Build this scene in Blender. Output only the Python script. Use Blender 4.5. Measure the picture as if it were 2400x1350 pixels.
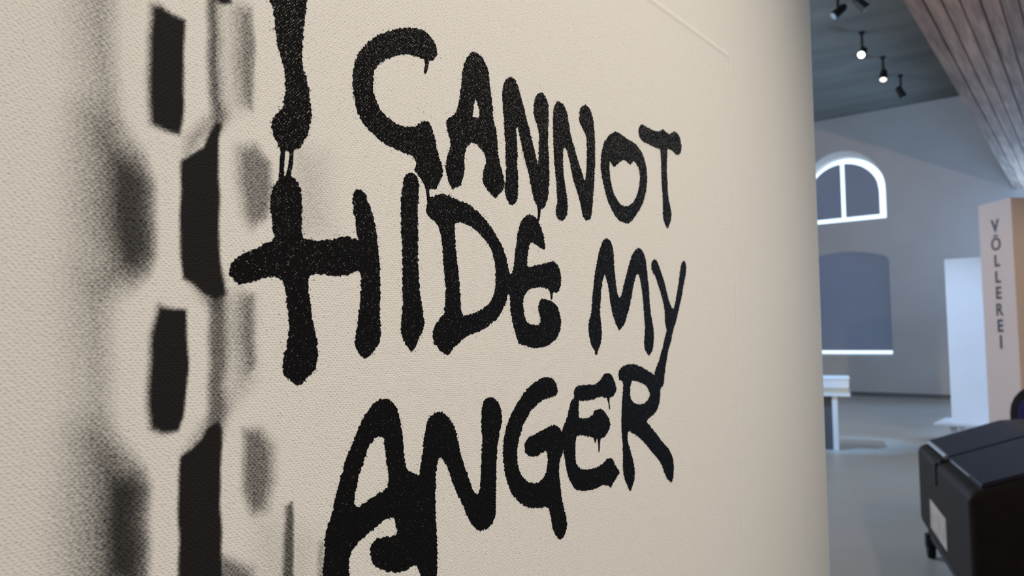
import bpy, bmesh, math, random
import numpy as np
from mathutils import Vector, Matrix
from mathutils.geometry import tessellate_polygon

for o in list(bpy.data.objects):
    bpy.data.objects.remove(o)
sc = bpy.context.scene
COL = sc.collection
rnd = random.Random(7)

# ------------------------------------------------------------------ camera
cd = bpy.data.cameras.new('camera')
cam = bpy.data.objects.new('camera', cd)
COL.objects.link(cam)
sc.camera = cam
FW = Vector((-0.61990356, 0.78130882, 0.07263675))
RT = Vector((0.78308775, 0.62188139, -0.00609248))
UP = Vector((0.04993155, -0.0531042, 0.99733985))
M = Matrix((RT, UP, -FW)).transposed().to_4x4()
M.translation = (0, 0, 1.3)
cam.matrix_world = M
cd.sensor_width = 36.0
cd.lens = 36.0 * 1785.0 / 2400.0
cd.clip_start = 0.02
cd.clip_end = 200
cd.dof.use_dof = True
cd.dof.focus_distance = 0.37
cd.dof.aperture_fstop = 17.0

# ------------------------------------------------------------------ sky and view
w = bpy.data.worlds.new('sky')
sc.world = w
w.use_nodes = True
w.node_tree.nodes['Background'].inputs[0].default_value = (0.66, 0.84, 1.0, 1)
w.node_tree.nodes['Background'].inputs[1].default_value = 2.2
vs = sc.view_settings
vs.view_transform = 'Standard'
vs.look = 'None'
vs.gamma = 1.0
vs.use_curve_mapping = False
vs.exposure = 0.0

# daylight entering through the windows of the hall
def area(name, loc, direction, sx, sy, power, color):
    l = bpy.data.lights.new(name, 'AREA')
    l.shape = 'RECTANGLE'
    l.size, l.size_y = sx, sy
    l.energy = power
    l.color = color
    o = bpy.data.objects.new(name, l)
    COL.objects.link(o)
    o.location = loc
    o.rotation_euler = Vector(direction).to_track_quat('-Z', 'Z').to_euler()
    return o

DAY = (0.66, 0.80, 1.0)
for y in (3.2, 6.6, 10.0):
    area('daylight_side_window', (-8.96, y, 3.5), (1, 0, 0), 1.7, 4.5, 205, DAY)
area('back_window_uplight', (0.62, 19.4, 2.3), (-0.25, -1, 0.95), 1.7, 2.3, 600, (0.30, 0.58, 1.0))  # light of the unseen far window, tilted up to brighten the beam end

# ------------------------------------------------------------------ helpers
def tag(o, label=None, cat=None, group=None, kind=None):
    if label: o['label'] = label
    if cat: o['category'] = cat
    if group: o['group'] = group
    if kind: o['kind'] = kind
    return o

def empty(name, loc, rz=0.0):
    o = bpy.data.objects.new(name, None)
    COL.objects.link(o)
    o.location = loc
    o.rotation_euler = (0, 0, rz)
    o.empty_display_size = 0.1
    return o

class MB:
    def __init__(self):
        self.v = []
        self.f = []
    def add(self, vs, fs):
        n = len(self.v)
        self.v += [tuple(p) for p in vs]
        self.f += [tuple(i + n for i in q) for q in fs]
        return self
    def box(self, x0, x1, y0, y1, z0, z1):
        return self.add([(x0,y0,z0),(x1,y0,z0),(x1,y1,z0),(x0,y1,z0),(x0,y0,z1),(x1,y0,z1),(x1,y1,z1),(x0,y1,z1)],
                        [(0,3,2,1),(4,5,6,7),(0,1,5,4),(1,2,6,5),(2,3,7,6),(3,0,4,7)])
    def plate(self, outer, holes, to3, d0, d1):
        """outline with holes in 2-D, swept from d0 to d1 by to3(a, b, d)"""
        loops = [outer] + list(holes)
        tri = tessellate_polygon([[Vector((a, b, 0)) for a, b in L] for L in loops])
        flat = [p for L in loops for p in L]
        n = len(flat)
        vs = [to3(a, b, d0) for a, b in flat] + [to3(a, b, d1) for a, b in flat]
        fs = [tuple(t) for t in tri] + [tuple(i + n for i in reversed(t)) for t in tri]
        k = 0
        for L in loops:
            m = len(L)
            for i in range(m):
                j = (i + 1) % m
                fs.append((k + i, k + j, k + j + n, k + i + n))
            k += m
        return self.add(vs, fs)
    def tube(self, p0, p1, r0, r1=None, n=16, cap=True):
        r1 = r0 if r1 is None else r1
        p0, p1 = Vector(p0), Vector(p1)
        q = (p1 - p0).normalized().to_track_quat('Z', 'Y')
        vs = []
        for p, r in ((p0, r0), (p1, r1)):
            for i in range(n):
                a = 2 * math.pi * i / n
                vs.append(p + q @ Vector((r * math.cos(a), r * math.sin(a), 0)))
        fs = [(i, (i + 1) % n, n + (i + 1) % n, n + i) for i in range(n)]
        if cap:
            fs += [tuple(reversed(range(n))), tuple(range(n, 2 * n))]
        return self.add(vs, fs)
    def build(self, name, mat, parent=None, bevel=0, smooth=False, seg=2):
        me = bpy.data.meshes.new(name)
        me.from_pydata(self.v, [], self.f)
        bm = bmesh.new()
        bm.from_mesh(me)
        bmesh.ops.recalc_face_normals(bm, faces=bm.faces)
        bm.to_mesh(me)
        bm.free()
        if smooth:
            for p in me.polygons: p.use_smooth = True
        me.materials.append(mat)
        o = bpy.data.objects.new(name, me)
        COL.objects.link(o)
        o.parent = parent
        if bevel:
            b = o.modifiers.new('bevel', 'BEVEL')
            b.width = bevel
            b.segments = seg
            b.limit_method = 'ANGLE'
            b.angle_limit = 0.6
        return o

def bx(name, mat, parent, x0, x1, y0, y1, z0, z1, bevel=0, **k):
    return MB().box(x0, x1, y0, y1, z0, z1).build(name, mat, parent, bevel, **k)

def copy_tree(o, parent=None):
    c = o.copy()
    COL.objects.link(c)
    c.parent = parent
    for ch in list(o.children):
        copy_tree(ch, c)
    return c

# ------------------------------------------------------------------ materials
def mat(name, col, rough=0.6, spec=0.4, noise=0.0, nscale=8.0, bump=0.0, bscale=60.0, emit=None, estr=0.0, metal=0.0, stretch=None):
    m = bpy.data.materials.new(name)
    m.use_nodes = True
    nt = m.node_tree
    b = nt.nodes['Principled BSDF']
    b.inputs['Base Color'].default_value = (*col, 1)
    b.inputs['Roughness'].default_value = rough
    b.inputs['Specular IOR Level'].default_value = spec
    b.inputs['Metallic'].default_value = metal
    tc = nt.nodes.new('ShaderNodeTexCoord')
    src = tc.outputs['Object']
    if stretch:
        mp = nt.nodes.new('ShaderNodeMapping')
        mp.inputs['Scale'].default_value = stretch
        nt.links.new(src, mp.inputs[0])
        src = mp.outputs[0]
    if noise:
        n = nt.nodes.new('ShaderNodeTexNoise')
        n.inputs['Scale'].default_value = nscale
        n.inputs['Detail'].default_value = 5
        nt.links.new(src, n.inputs['Vector'])
        r = nt.nodes.new('ShaderNodeValToRGB')
        r.color_ramp.elements[0].position = 0.3
        r.color_ramp.elements[1].position = 0.7
        r.color_ramp.elements[0].color = (*[c * (1 - noise) for c in col], 1)
        r.color_ramp.elements[1].color = (*[min(1, c * (1 + noise)) for c in col], 1)
        nt.links.new(n.outputs['Fac'], r.inputs[0])
        nt.links.new(r.outputs[0], b.inputs['Base Color'])
    if bump:
        n2 = nt.nodes.new('ShaderNodeTexNoise')
        n2.inputs['Scale'].default_value = bscale
        n2.inputs['Detail'].default_value = 4
        nt.links.new(src, n2.inputs['Vector'])
        bp = nt.nodes.new('ShaderNodeBump')
        bp.inputs['Strength'].default_value = bump
        bp.inputs['Distance'].default_value = 0.01
        nt.links.new(n2.outputs['Fac'], bp.inputs['Height'])
        nt.links.new(bp.outputs[0], b.inputs['Normal'])
    if emit:
        b.inputs['Emission Color'].default_value = (*emit, 1)
        b.inputs['Emission Strength'].default_value = estr
    return m

def weave_height(nt):
    """plain-weave relief in canvas coordinates (1 mm threads), slightly irregular"""
    N, Lk = nt.nodes, nt.links
    tc = N.new('ShaderNodeTexCoord')
    wob = N.new('ShaderNodeTexNoise')
    wob.inputs['Scale'].default_value = 160
    wob.inputs['Detail'].default_value = 2
    Lk.new(tc.outputs['Object'], wob.inputs['Vector'])
    sub = N.new('ShaderNodeVectorMath'); sub.operation = 'SUBTRACT'
    sub.inputs[1].default_value = (0.5, 0.5, 0.5)
    Lk.new(wob.outputs['Color'], sub.inputs[0])
    scl = N.new('ShaderNodeVectorMath'); scl.operation = 'SCALE'
    scl.inputs['Scale'].default_value = 0.0022
    Lk.new(sub.outputs[0], scl.inputs[0])
    ad = N.new('ShaderNodeVectorMath'); ad.operation = 'ADD'
    Lk.new(tc.outputs['Object'], ad.inputs[0]); Lk.new(scl.outputs[0], ad.inputs[1])
    sp = N.new('ShaderNodeSeparateXYZ')
    Lk.new(ad.outputs[0], sp.inputs[0])
    def sine(sock, period):
        m1 = N.new('ShaderNodeMath'); m1.operation = 'MULTIPLY'
        m1.inputs[1].default_value = 2 * math.pi / period
        Lk.new(sock, m1.inputs[0])
        m2 = N.new('ShaderNodeMath'); m2.operation = 'SINE'
        Lk.new(m1.outputs[0], m2.inputs[0])
        return m2.outputs[0]
    a = sine(sp.outputs['Y'], 0.0019)
    b = sine(sp.outputs['Z'], 0.0019)
    pr = N.new('ShaderNodeMath'); pr.operation = 'MULTIPLY'
    Lk.new(a, pr.inputs[0]); Lk.new(b, pr.inputs[1])
    fine = N.new('ShaderNodeTexNoise')
    fine.inputs['Scale'].default_value = 820
    fine.inputs['Detail'].default_value = 3
    Lk.new(tc.outputs['Object'], fine.inputs['Vector'])
    mx = N.new('ShaderNodeMath'); mx.operation = 'MULTIPLY_ADD'
    mx.inputs[1].default_value = 0.16
    Lk.new(pr.outputs[0], mx.inputs[0]); Lk.new(fine.outputs['Fac'], mx.inputs[2])
    rw = N.new('ShaderNodeMath'); rw.operation = 'MULTIPLY_ADD'
    rw.inputs[1].default_value = 0.085
    Lk.new(sine(sp.outputs['Z'], 0.00095), rw.inputs[0]); Lk.new(mx.outputs[0], rw.inputs[2])
    return rw.outputs[0], pr.outputs[0], fine.outputs['Fac'], tc

def canvas_mat():
    m = bpy.data.materials.new('primed_canvas')
    m.use_nodes = True
    nt = m.node_tree
    N, Lk = nt.nodes, nt.links
    b = N['Principled BSDF']
    h, wv, fine, tc = weave_height(nt)
    at = N.new('ShaderNodeAttribute'); at.attribute_name = 'pigment'
    # grain: sprayed pigment settles unevenly on the weave
    # k = d*(1-d)*4
    om = N.new('ShaderNodeMath'); om.operation = 'SUBTRACT'; om.inputs[0].default_value = 1.0
    Lk.new(at.outputs['Fac'], om.inputs[1])
    kk = N.new('ShaderNodeMath'); kk.operation = 'MULTIPLY'
    Lk.new(at.outputs['Fac'], kk.inputs[0]); Lk.new(om.outputs[0], kk.inputs[1])
    gn = N.new('ShaderNodeMath'); gn.operation = 'SUBTRACT'; gn.inputs[1].default_value = 0.5
    Lk.new(h, gn.inputs[0])
    gk = N.new('ShaderNodeMath'); gk.operation = 'MULTIPLY'
    Lk.new(kk.outputs[0], gk.inputs[0]); Lk.new(gn.outputs[0], gk.inputs[1])
    g2 = N.new('ShaderNodeMath'); g2.operation = 'MULTIPLY_ADD'; g2.use_clamp = True
    g2.inputs[1].default_value = -3.4
    Lk.new(gk.outputs[0], g2.inputs[0]); Lk.new(at.outputs['Fac'], g2.inputs[2])
    # fine overspray dust
    vo = N.new('ShaderNodeTexVoronoi'); vo.inputs['Scale'].default_value = 700
    Lk.new(tc.outputs['Object'], vo.inputs['Vector'])
    sel = N.new('ShaderNodeSeparateColor'); Lk.new(vo.outputs['Color'], sel.inputs[0])
    c1 = N.new('ShaderNodeMath'); c1.operation = 'LESS_THAN'; c1.inputs[1].default_value = 0.10
    Lk.new(sel.outputs[0], c1.inputs[0])
    c2 = N.new('ShaderNodeMath'); c2.operation = 'LESS_THAN'; c2.inputs[1].default_value = 0.16
    Lk.new(vo.outputs['Distance'], c2.inputs[0])
    cc = N.new('ShaderNodeMath'); cc.operation = 'MULTIPLY'
    Lk.new(c1.outputs[0], cc.inputs[0]); Lk.new(c2.outputs[0], cc.inputs[1])
    c3 = N.new('ShaderNodeMath'); c3.operation = 'MULTIPLY'; c3.inputs[1].default_value = 0.4
    Lk.new(cc.outputs[0], c3.inputs[0])
    su = N.new('ShaderNodeMath'); su.operation = 'MAXIMUM'
    Lk.new(g2.outputs[0], su.inputs[0]); Lk.new(c3.outputs[0], su.inputs[1])
    mix = N.new('ShaderNodeMix'); mix.data_type = 'RGBA'
    mix.inputs['A'].default_value = (0.70, 0.652, 0.575, 1)
    mix.inputs['B'].default_value = (0.012, 0.010, 0.009, 1)
    Lk.new(su.outputs[0], mix.inputs['Factor'])
    Lk.new(mix.outputs['Result'], b.inputs['Base Color'])
    b.inputs['Roughness'].default_value = 0.75
    b.inputs['Specular IOR Level'].default_value = 0.12
    bp = N.new('ShaderNodeBump')
    bp.inputs['Strength'].default_value = 0.9
    bp.inputs['Distance'].default_value = 0.00030
    Lk.new(h, bp.inputs['Height'])
    Lk.new(bp.outputs[0], b.inputs['Normal'])
    return m

def paint_mat():
    m = bpy.data.materials.new('black_spray_paint')
    m.use_nodes = True
    nt = m.node_tree
    N, Lk = nt.nodes, nt.links
    b = N['Principled BSDF']
    h, wv, fine, tc = weave_height(nt)
    # pale flecks mixed into the paint colour on a weave-like grid, more towards the top
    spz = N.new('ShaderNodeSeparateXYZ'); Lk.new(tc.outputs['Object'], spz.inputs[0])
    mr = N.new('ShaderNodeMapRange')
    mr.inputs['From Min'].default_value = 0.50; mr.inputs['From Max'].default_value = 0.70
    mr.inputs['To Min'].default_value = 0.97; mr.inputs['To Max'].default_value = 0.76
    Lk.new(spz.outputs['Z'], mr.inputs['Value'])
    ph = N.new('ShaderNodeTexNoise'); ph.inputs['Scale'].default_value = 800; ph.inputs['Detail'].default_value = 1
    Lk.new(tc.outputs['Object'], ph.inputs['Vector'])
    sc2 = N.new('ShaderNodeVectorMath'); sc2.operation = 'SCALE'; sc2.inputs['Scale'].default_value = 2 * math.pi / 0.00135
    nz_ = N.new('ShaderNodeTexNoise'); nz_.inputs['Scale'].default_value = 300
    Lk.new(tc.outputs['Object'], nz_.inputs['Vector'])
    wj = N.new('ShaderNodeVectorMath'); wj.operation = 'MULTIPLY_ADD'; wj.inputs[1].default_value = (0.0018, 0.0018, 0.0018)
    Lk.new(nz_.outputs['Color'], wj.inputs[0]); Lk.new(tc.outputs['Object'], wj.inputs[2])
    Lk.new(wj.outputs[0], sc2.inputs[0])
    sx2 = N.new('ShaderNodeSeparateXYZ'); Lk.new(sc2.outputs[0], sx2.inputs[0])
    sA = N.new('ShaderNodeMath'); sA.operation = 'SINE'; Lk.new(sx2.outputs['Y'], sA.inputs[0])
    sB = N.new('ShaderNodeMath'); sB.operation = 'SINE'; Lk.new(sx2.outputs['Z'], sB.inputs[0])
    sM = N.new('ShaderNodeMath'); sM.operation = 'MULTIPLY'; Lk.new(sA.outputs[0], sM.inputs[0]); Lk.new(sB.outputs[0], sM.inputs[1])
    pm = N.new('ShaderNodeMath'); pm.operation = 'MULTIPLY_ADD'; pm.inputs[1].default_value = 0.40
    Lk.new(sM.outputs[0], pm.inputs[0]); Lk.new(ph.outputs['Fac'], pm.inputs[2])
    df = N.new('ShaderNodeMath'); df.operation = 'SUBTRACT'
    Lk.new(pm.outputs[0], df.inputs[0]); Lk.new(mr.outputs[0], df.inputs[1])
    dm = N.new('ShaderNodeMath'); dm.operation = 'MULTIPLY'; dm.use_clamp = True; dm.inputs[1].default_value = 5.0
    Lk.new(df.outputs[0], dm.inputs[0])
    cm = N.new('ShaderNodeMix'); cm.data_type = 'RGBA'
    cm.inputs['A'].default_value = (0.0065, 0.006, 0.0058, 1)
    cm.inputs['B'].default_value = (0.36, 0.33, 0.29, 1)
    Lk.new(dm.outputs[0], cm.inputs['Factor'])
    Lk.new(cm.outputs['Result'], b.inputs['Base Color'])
    b.inputs['Roughness'].default_value = 0.6
    b.inputs['Specular IOR Level'].default_value = 0.02
    bp = N.new('ShaderNodeBump')
    bp.inputs['Strength'].default_value = 1.0
    bp.inputs['Distance'].default_value = 0.0004
    Lk.new(h, bp.inputs['Height'])
    Lk.new(bp.outputs[0], b.inputs['Normal'])
    return m

def cloth_blind():
    m = bpy.data.materials.new('blind_cloth')
    m.use_nodes = True
    nt = m.node_tree
    b = nt.nodes['Principled BSDF']
    b.inputs['Base Color'].default_value = (0.50, 0.53, 0.60, 1)
    b.inputs['Roughness'].default_value = 0.9
    tr = nt.nodes.new('ShaderNodeBsdfTranslucent')
    tr.inputs[0].default_value = (0.30, 0.36, 0.5, 1)
    mx = nt.nodes.new('ShaderNodeMixShader')
    mx.inputs[0].default_value = 0.3
    nt.links.new(b.outputs[0], mx.inputs[1]); nt.links.new(tr.outputs[0], mx.inputs[2])
    nt.links.new(mx.outputs[0], nt.nodes['Material Output'].inputs['Surface'])
    return m

def glass_mat():
    m = bpy.data.materials.new('window_glass')
    m.use_nodes = True
    nt = m.node_tree
    t = nt.nodes.new('ShaderNodeBsdfTransparent')
    g = nt.nodes.new('ShaderNodeBsdfGlossy'); g.inputs['Roughness'].default_value = 0.02
    mx = nt.nodes.new('ShaderNodeMixShader'); mx.inputs[0].default_value = 0.06
    nt.links.new(t.outputs[0], mx.inputs[1]); nt.links.new(g.outputs[0], mx.inputs[2])
    nt.links.new(mx.outputs[0], nt.nodes['Material Output'].inputs['Surface'])
    return m

CANVAS = canvas_mat()
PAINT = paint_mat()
BLIND = cloth_blind()
GLASS = glass_mat()
WALL = mat('wall_plaster', (0.62, 0.60, 0.60), 0.85, 0.2, 0.03, 1.5, 0.1, 40)
CEIL = mat('dark_ceiling', (0.205, 0.19, 0.165), 0.9, 0.2, 0.22, 1.2, 0.2, 6, stretch=(0.35, 1.2, 1))
FLOOR = mat('polished_screed', (0.49, 0.445, 0.395), 0.38, 0.28, 0.08, 0.7)
BOARD = mat('board_marked_concrete', (0.345, 0.22, 0.16), 0.85, 0.2, 0.35, 3.0, 0.5, 14, stretch=(6, 0.5, 6))
BOARD2 = mat('board_marked_concrete_dark', (0.27, 0.175, 0.13), 0.85, 0.2, 0.35, 3.0, 0.5, 14, stretch=(6, 0.5, 6))
GROOVE = mat('beam_core_concrete', (0.12, 0.095, 0.08), 0.9, 0.2, 0.2, 4)
WHITE = mat('white_lacquer', (0.80, 0.80, 0.80), 0.5, 0.4, 0.02, 3)
FRAME = mat('window_frame_white', (0.8, 0.8, 0.8), 0.5)
PINK = mat('column_paint', (0.45, 0.37, 0.355), 0.7, 0.3, 0.02, 3)
INK = mat('dark_lettering', (0.03, 0.02, 0.035), 0.6)
BLACKM = mat('black_metal', (0.015, 0.015, 0.017), 0.5, 0.4)
SHELL = mat('black_moulded_plastic', (0.0145, 0.010, 0.0068), 0.6, 0.10, 0.15, 20, 0.15, 300)
LID = mat('black_lid_plastic', (0.011, 0.009, 0.018), 0.42, 0.16, 0.1, 20, 0.1, 300)
RUBBER = mat('black_rubber', (0.012, 0.012, 0.012), 0.7, 0.3)
STICK = mat('paper_sticker', (0.40, 0.325, 0.28), 0.7, 0.3, 0.25, 14)
PADM = mat('navy_upholstery', (0.045, 0.035, 0.16), 0.8, 0.3, 0.15, 60, 0.2, 400)
BOOKM = mat('beige_paper', (0.62, 0.52, 0.40), 0.7, 0.3)
DARKP = mat('dark_panel', (0.10, 0.09, 0.10), 0.7)
WOOD = mat('stretcher_pine', (0.55, 0.40, 0.25), 0.7, 0.3, 0.15, 5, stretch=(8, 1, 8))
BASEM = mat('grey_baseboard', (0.18, 0.17, 0.165), 0.7)

# ================================================================== the setting
YW = 19.656          # far wall
ZC = 6.862           # ceiling
XL, XR, YB = -9.0, 4.2, -4.0

tag(bx('floor', FLOOR, None, XL, XR, YB, YW, -0.2, 0), 'pale grey polished floor of the hall', kind='structure')
tag(bx('ceiling', CEIL, None, XL, XR, YB, YW, ZC, ZC + 0.2), 'dark grey hall ceiling', kind='structure')
tag(bx('wall_right', WALL, None, XR, XR + 0.3, YB, YW, 0, ZC), 'plain pale wall on the right side', kind='structure')
tag(bx('wall_front', WALL, None, XL, XR, YB - 0.3, YB, 0, ZC), 'plain pale wall behind the viewer', kind='structure')
tag(bx('wall_partition', WALL, None, -0.42, -0.302, -3.2, 0.83, 0, 3.2), 'free-standing partition wall that carries the canvas', kind='structure')

def arch(cx, hw, z0, zs, rise, n=28):
    """closed outline: sill, two jambs and an elliptical head"""
    pts = [(cx - hw, z0), (cx + hw, z0), (cx + hw, zs)]
    for i in range(1, n):
        a = math.pi * i / n
        pts.append((cx + hw * math.cos(a), zs + rise * math.sin(a)))
    pts.append((cx - hw, zs))
    return pts

WX = -5.18
up_o = arch(WX, 0.985, 4.25, 4.93, 0.96)
up_big = arch(WX, 1.0, 4.24, 4.93, 1.075)
lo_o = arch(WX, 1.01, 0.97, 3.22, 0.27)
rt_o = arch(0.62, 1.01, 0.97, 3.22, 0.27)
toY = lambda a, b, d: (a, YW + d, b)
tag(MB().plate([(XL, 0), (XR, 0), (XR, ZC), (XL, ZC)], [up_big, lo_o, rt_o], toY, 0, 0.45).build('wall_back', WALL),
    'far grey-white wall with arched windows', kind='structure')
tag(bx('baseboard_back', BASEM, None, XL, XR, YW - 0.025, YW, 0, 0.09), 'low dark baseboard along the far wall', kind='structure')

# left wall with three tall windows
holes = [[(y - 0.95, 1.1), (y + 0.95, 1.1), (y + 0.95, 5.9), (y - 0.95, 5.9)] for y in (3.2, 6.6, 10.0)]
tag(MB().plate([(YB, 0), (YW, 0), (YW, ZC), (YB, ZC)], holes, lambda a, b, d: (XL - d, a, b), 0, 0.4).build('wall_left', WALL),
    'pale side wall with tall windows', kind='structure')
for i, y in enumerate((3.2, 6.6, 10.0)):
    r = empty('window_%d' % (4 + i), (XL - 0.2, y, 1.1))
    tag(r, ('nearest', 'middle', 'farthest')[i] + ' of three tall rectangular windows in the side wall', kind='structure')
    fr = MB()
    for a, b in ((-0.95, -0.88), (0.88, 0.95), (-0.035, 0.035)):
        fr.box(-0.04, 0.04, a, b, 0, 4.8)
    fr.box(-0.04, 0.04, -0.95, 0.95, 0, 0.07).box(-0.04, 0.04, -0.95, 0.95, 4.73, 4.8)
    fr.build('window_frame', FRAME, r)
    bx('pane', GLASS, r, -0.005, 0.005, -0.88, -0.035, 0.07, 4.73)
    bx('pane', GLASS, r, -0.005, 0.005, 0.035, 0.88, 0.07, 4.73)

def inset_arch(cx, x0, x1, hw, z0, zs, rise, n=24):
    """part of an arch outline between x0 and x1"""
    pts = [(x0, z0), (x1, z0)]
    for i in range(n + 1):
        x = x1 + (x0 - x1) * i / n
        t = max(0.0, 1 - ((x - cx) / hw) ** 2)
        pts.append((x, zs + rise * math.sqrt(t)))
    return pts

def arched_window(name, label, cx, outl, zbase, blinds, sill_hw):
    r = empty(name, (cx, YW, zbase))
    tag(r, label, kind='structure')
    loc = lambda a, b, d: (a - cx, d, b - zbase)
    mid_z = sum(p[1] for p in outl) / len(outl)
    inner = [(cx + (a - cx) * 0.985, mid_z + (b - mid_z) * 0.985) for a, b in outl]
    MB().plate(outl, [inner], loc, 0.30, 0.36).build('window_frame', FRAME, r)
    MB().plate(inner, [], loc, 0.325, 0.335).build('pane', GLASS, r)
    for bl in blinds:
        MB().plate(bl, [], loc, 0.155, 0.159).build('blind', BLIND, r)
    return r

g = 0.155
b_r = inset_arch(WX, WX + 0.045, WX + 0.985 - g, 0.985 - g, 4.36, 4.93, 0.96 - g - 0.02)
b_l = inset_arch(WX, WX - 0.985 + g, WX - 0.045, 0.985 - g, 4.36, 4.93, 0.96 - g - 0.02)
arched_window('window_1', 'upper arched window with daylight glowing around its grey blinds', WX, up_o, 4.25, [b_r, b_l], 0.98)
w1 = bpy.data.objects['window_1']
nq = len(up_o)
rv = MB()
rv.add([(a - WX, 0.0, b - 4.25) for a, b in up_big] + [(a - WX, 0.19, b - 4.25) for a, b in up_o] + [(a - WX, 0.45, b - 4.25) for a, b in up_o],
       [(k + i, k + (i + 1) % nq, k + (i + 1) % nq + nq, k + i + nq) for k in (0, nq) for i in range(nq)])
rv.build('window_reveal', WALL, w1)
lb = arch(WX, 1.008, 1.075, 3.22, 0.268)
arched_window('window_2', 'lower arched window with lowered blue-grey blind above a bright sill', WX, lo_o, 0.97, [lb], 1.0)
arched_window('window_3', 'arched window of the far wall beside the beam', 0.62, rt_o, 0.97, [], 1.0)

# ceiling beam: board-marked concrete, every board of the soffit a piece of its own
beam = empty('ceiling_beam', (0, 0, 0))
tag(beam, 'heavy brown board-marked beam running under the ceiling to the far wall', kind='structure')
SK = (-1.47 + 1.615) / (8.34 - YW)      # slight skew of the beam to the hall
def bxx(x, y):
    return x + SK * (y - YW)
ZB = 4.585
Y0 = 1.5
core = MB()
core.add([(bxx(-1.60, Y0), Y0, ZB + 0.03), (bxx(0.42, Y0), Y0, ZB + 0.03), (bxx(0.42, YW), YW, ZB + 0.03), (bxx(-1.60, YW), YW, ZB + 0.03),
          (bxx(-1.60, Y0), Y0, ZC), (bxx(0.42, Y0), Y0, ZC), (bxx(0.42, YW), YW, ZC), (bxx(-1.60, YW), YW, ZC)],
         [(0,3,2,1),(4,5,6,7),(0,1,5,4),(1,2,6,5),(2,3,7,6),(3,0,4,7)])
core.build('beam_core', GROOVE, beam)
x = -1.615
i = 0
while x < 0.40:
    wd = 0.155 * rnd.uniform(0.9, 1.1)
    dz = rnd.uniform(-0.006, 0.006)
    q = MB()
    a, b = x + 0.007, x + wd - 0.007
    q.add([(bxx(a, Y0), Y0, ZB + dz), (bxx(b, Y0), Y0, ZB + dz), (bxx(b, YW), YW, ZB + dz), (bxx(a, YW), YW, ZB + dz),
           (bxx(a, Y0), Y0, ZB + 0.05), (bxx(b, Y0), Y0, ZB + 0.05), (bxx(b, YW), YW, ZB + 0.05), (bxx(a, YW), YW, ZB + 0.05)],
          [(0,3,2,1),(4,5,6,7),(0,1,5,4),(1,2,6,5),(2,3,7,6),(3,0,4,7)])
    q.build('board', BOARD if rnd.random() < 0.6 else BOARD2, beam, 0.006)
    x += wd
    i += 1

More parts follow.
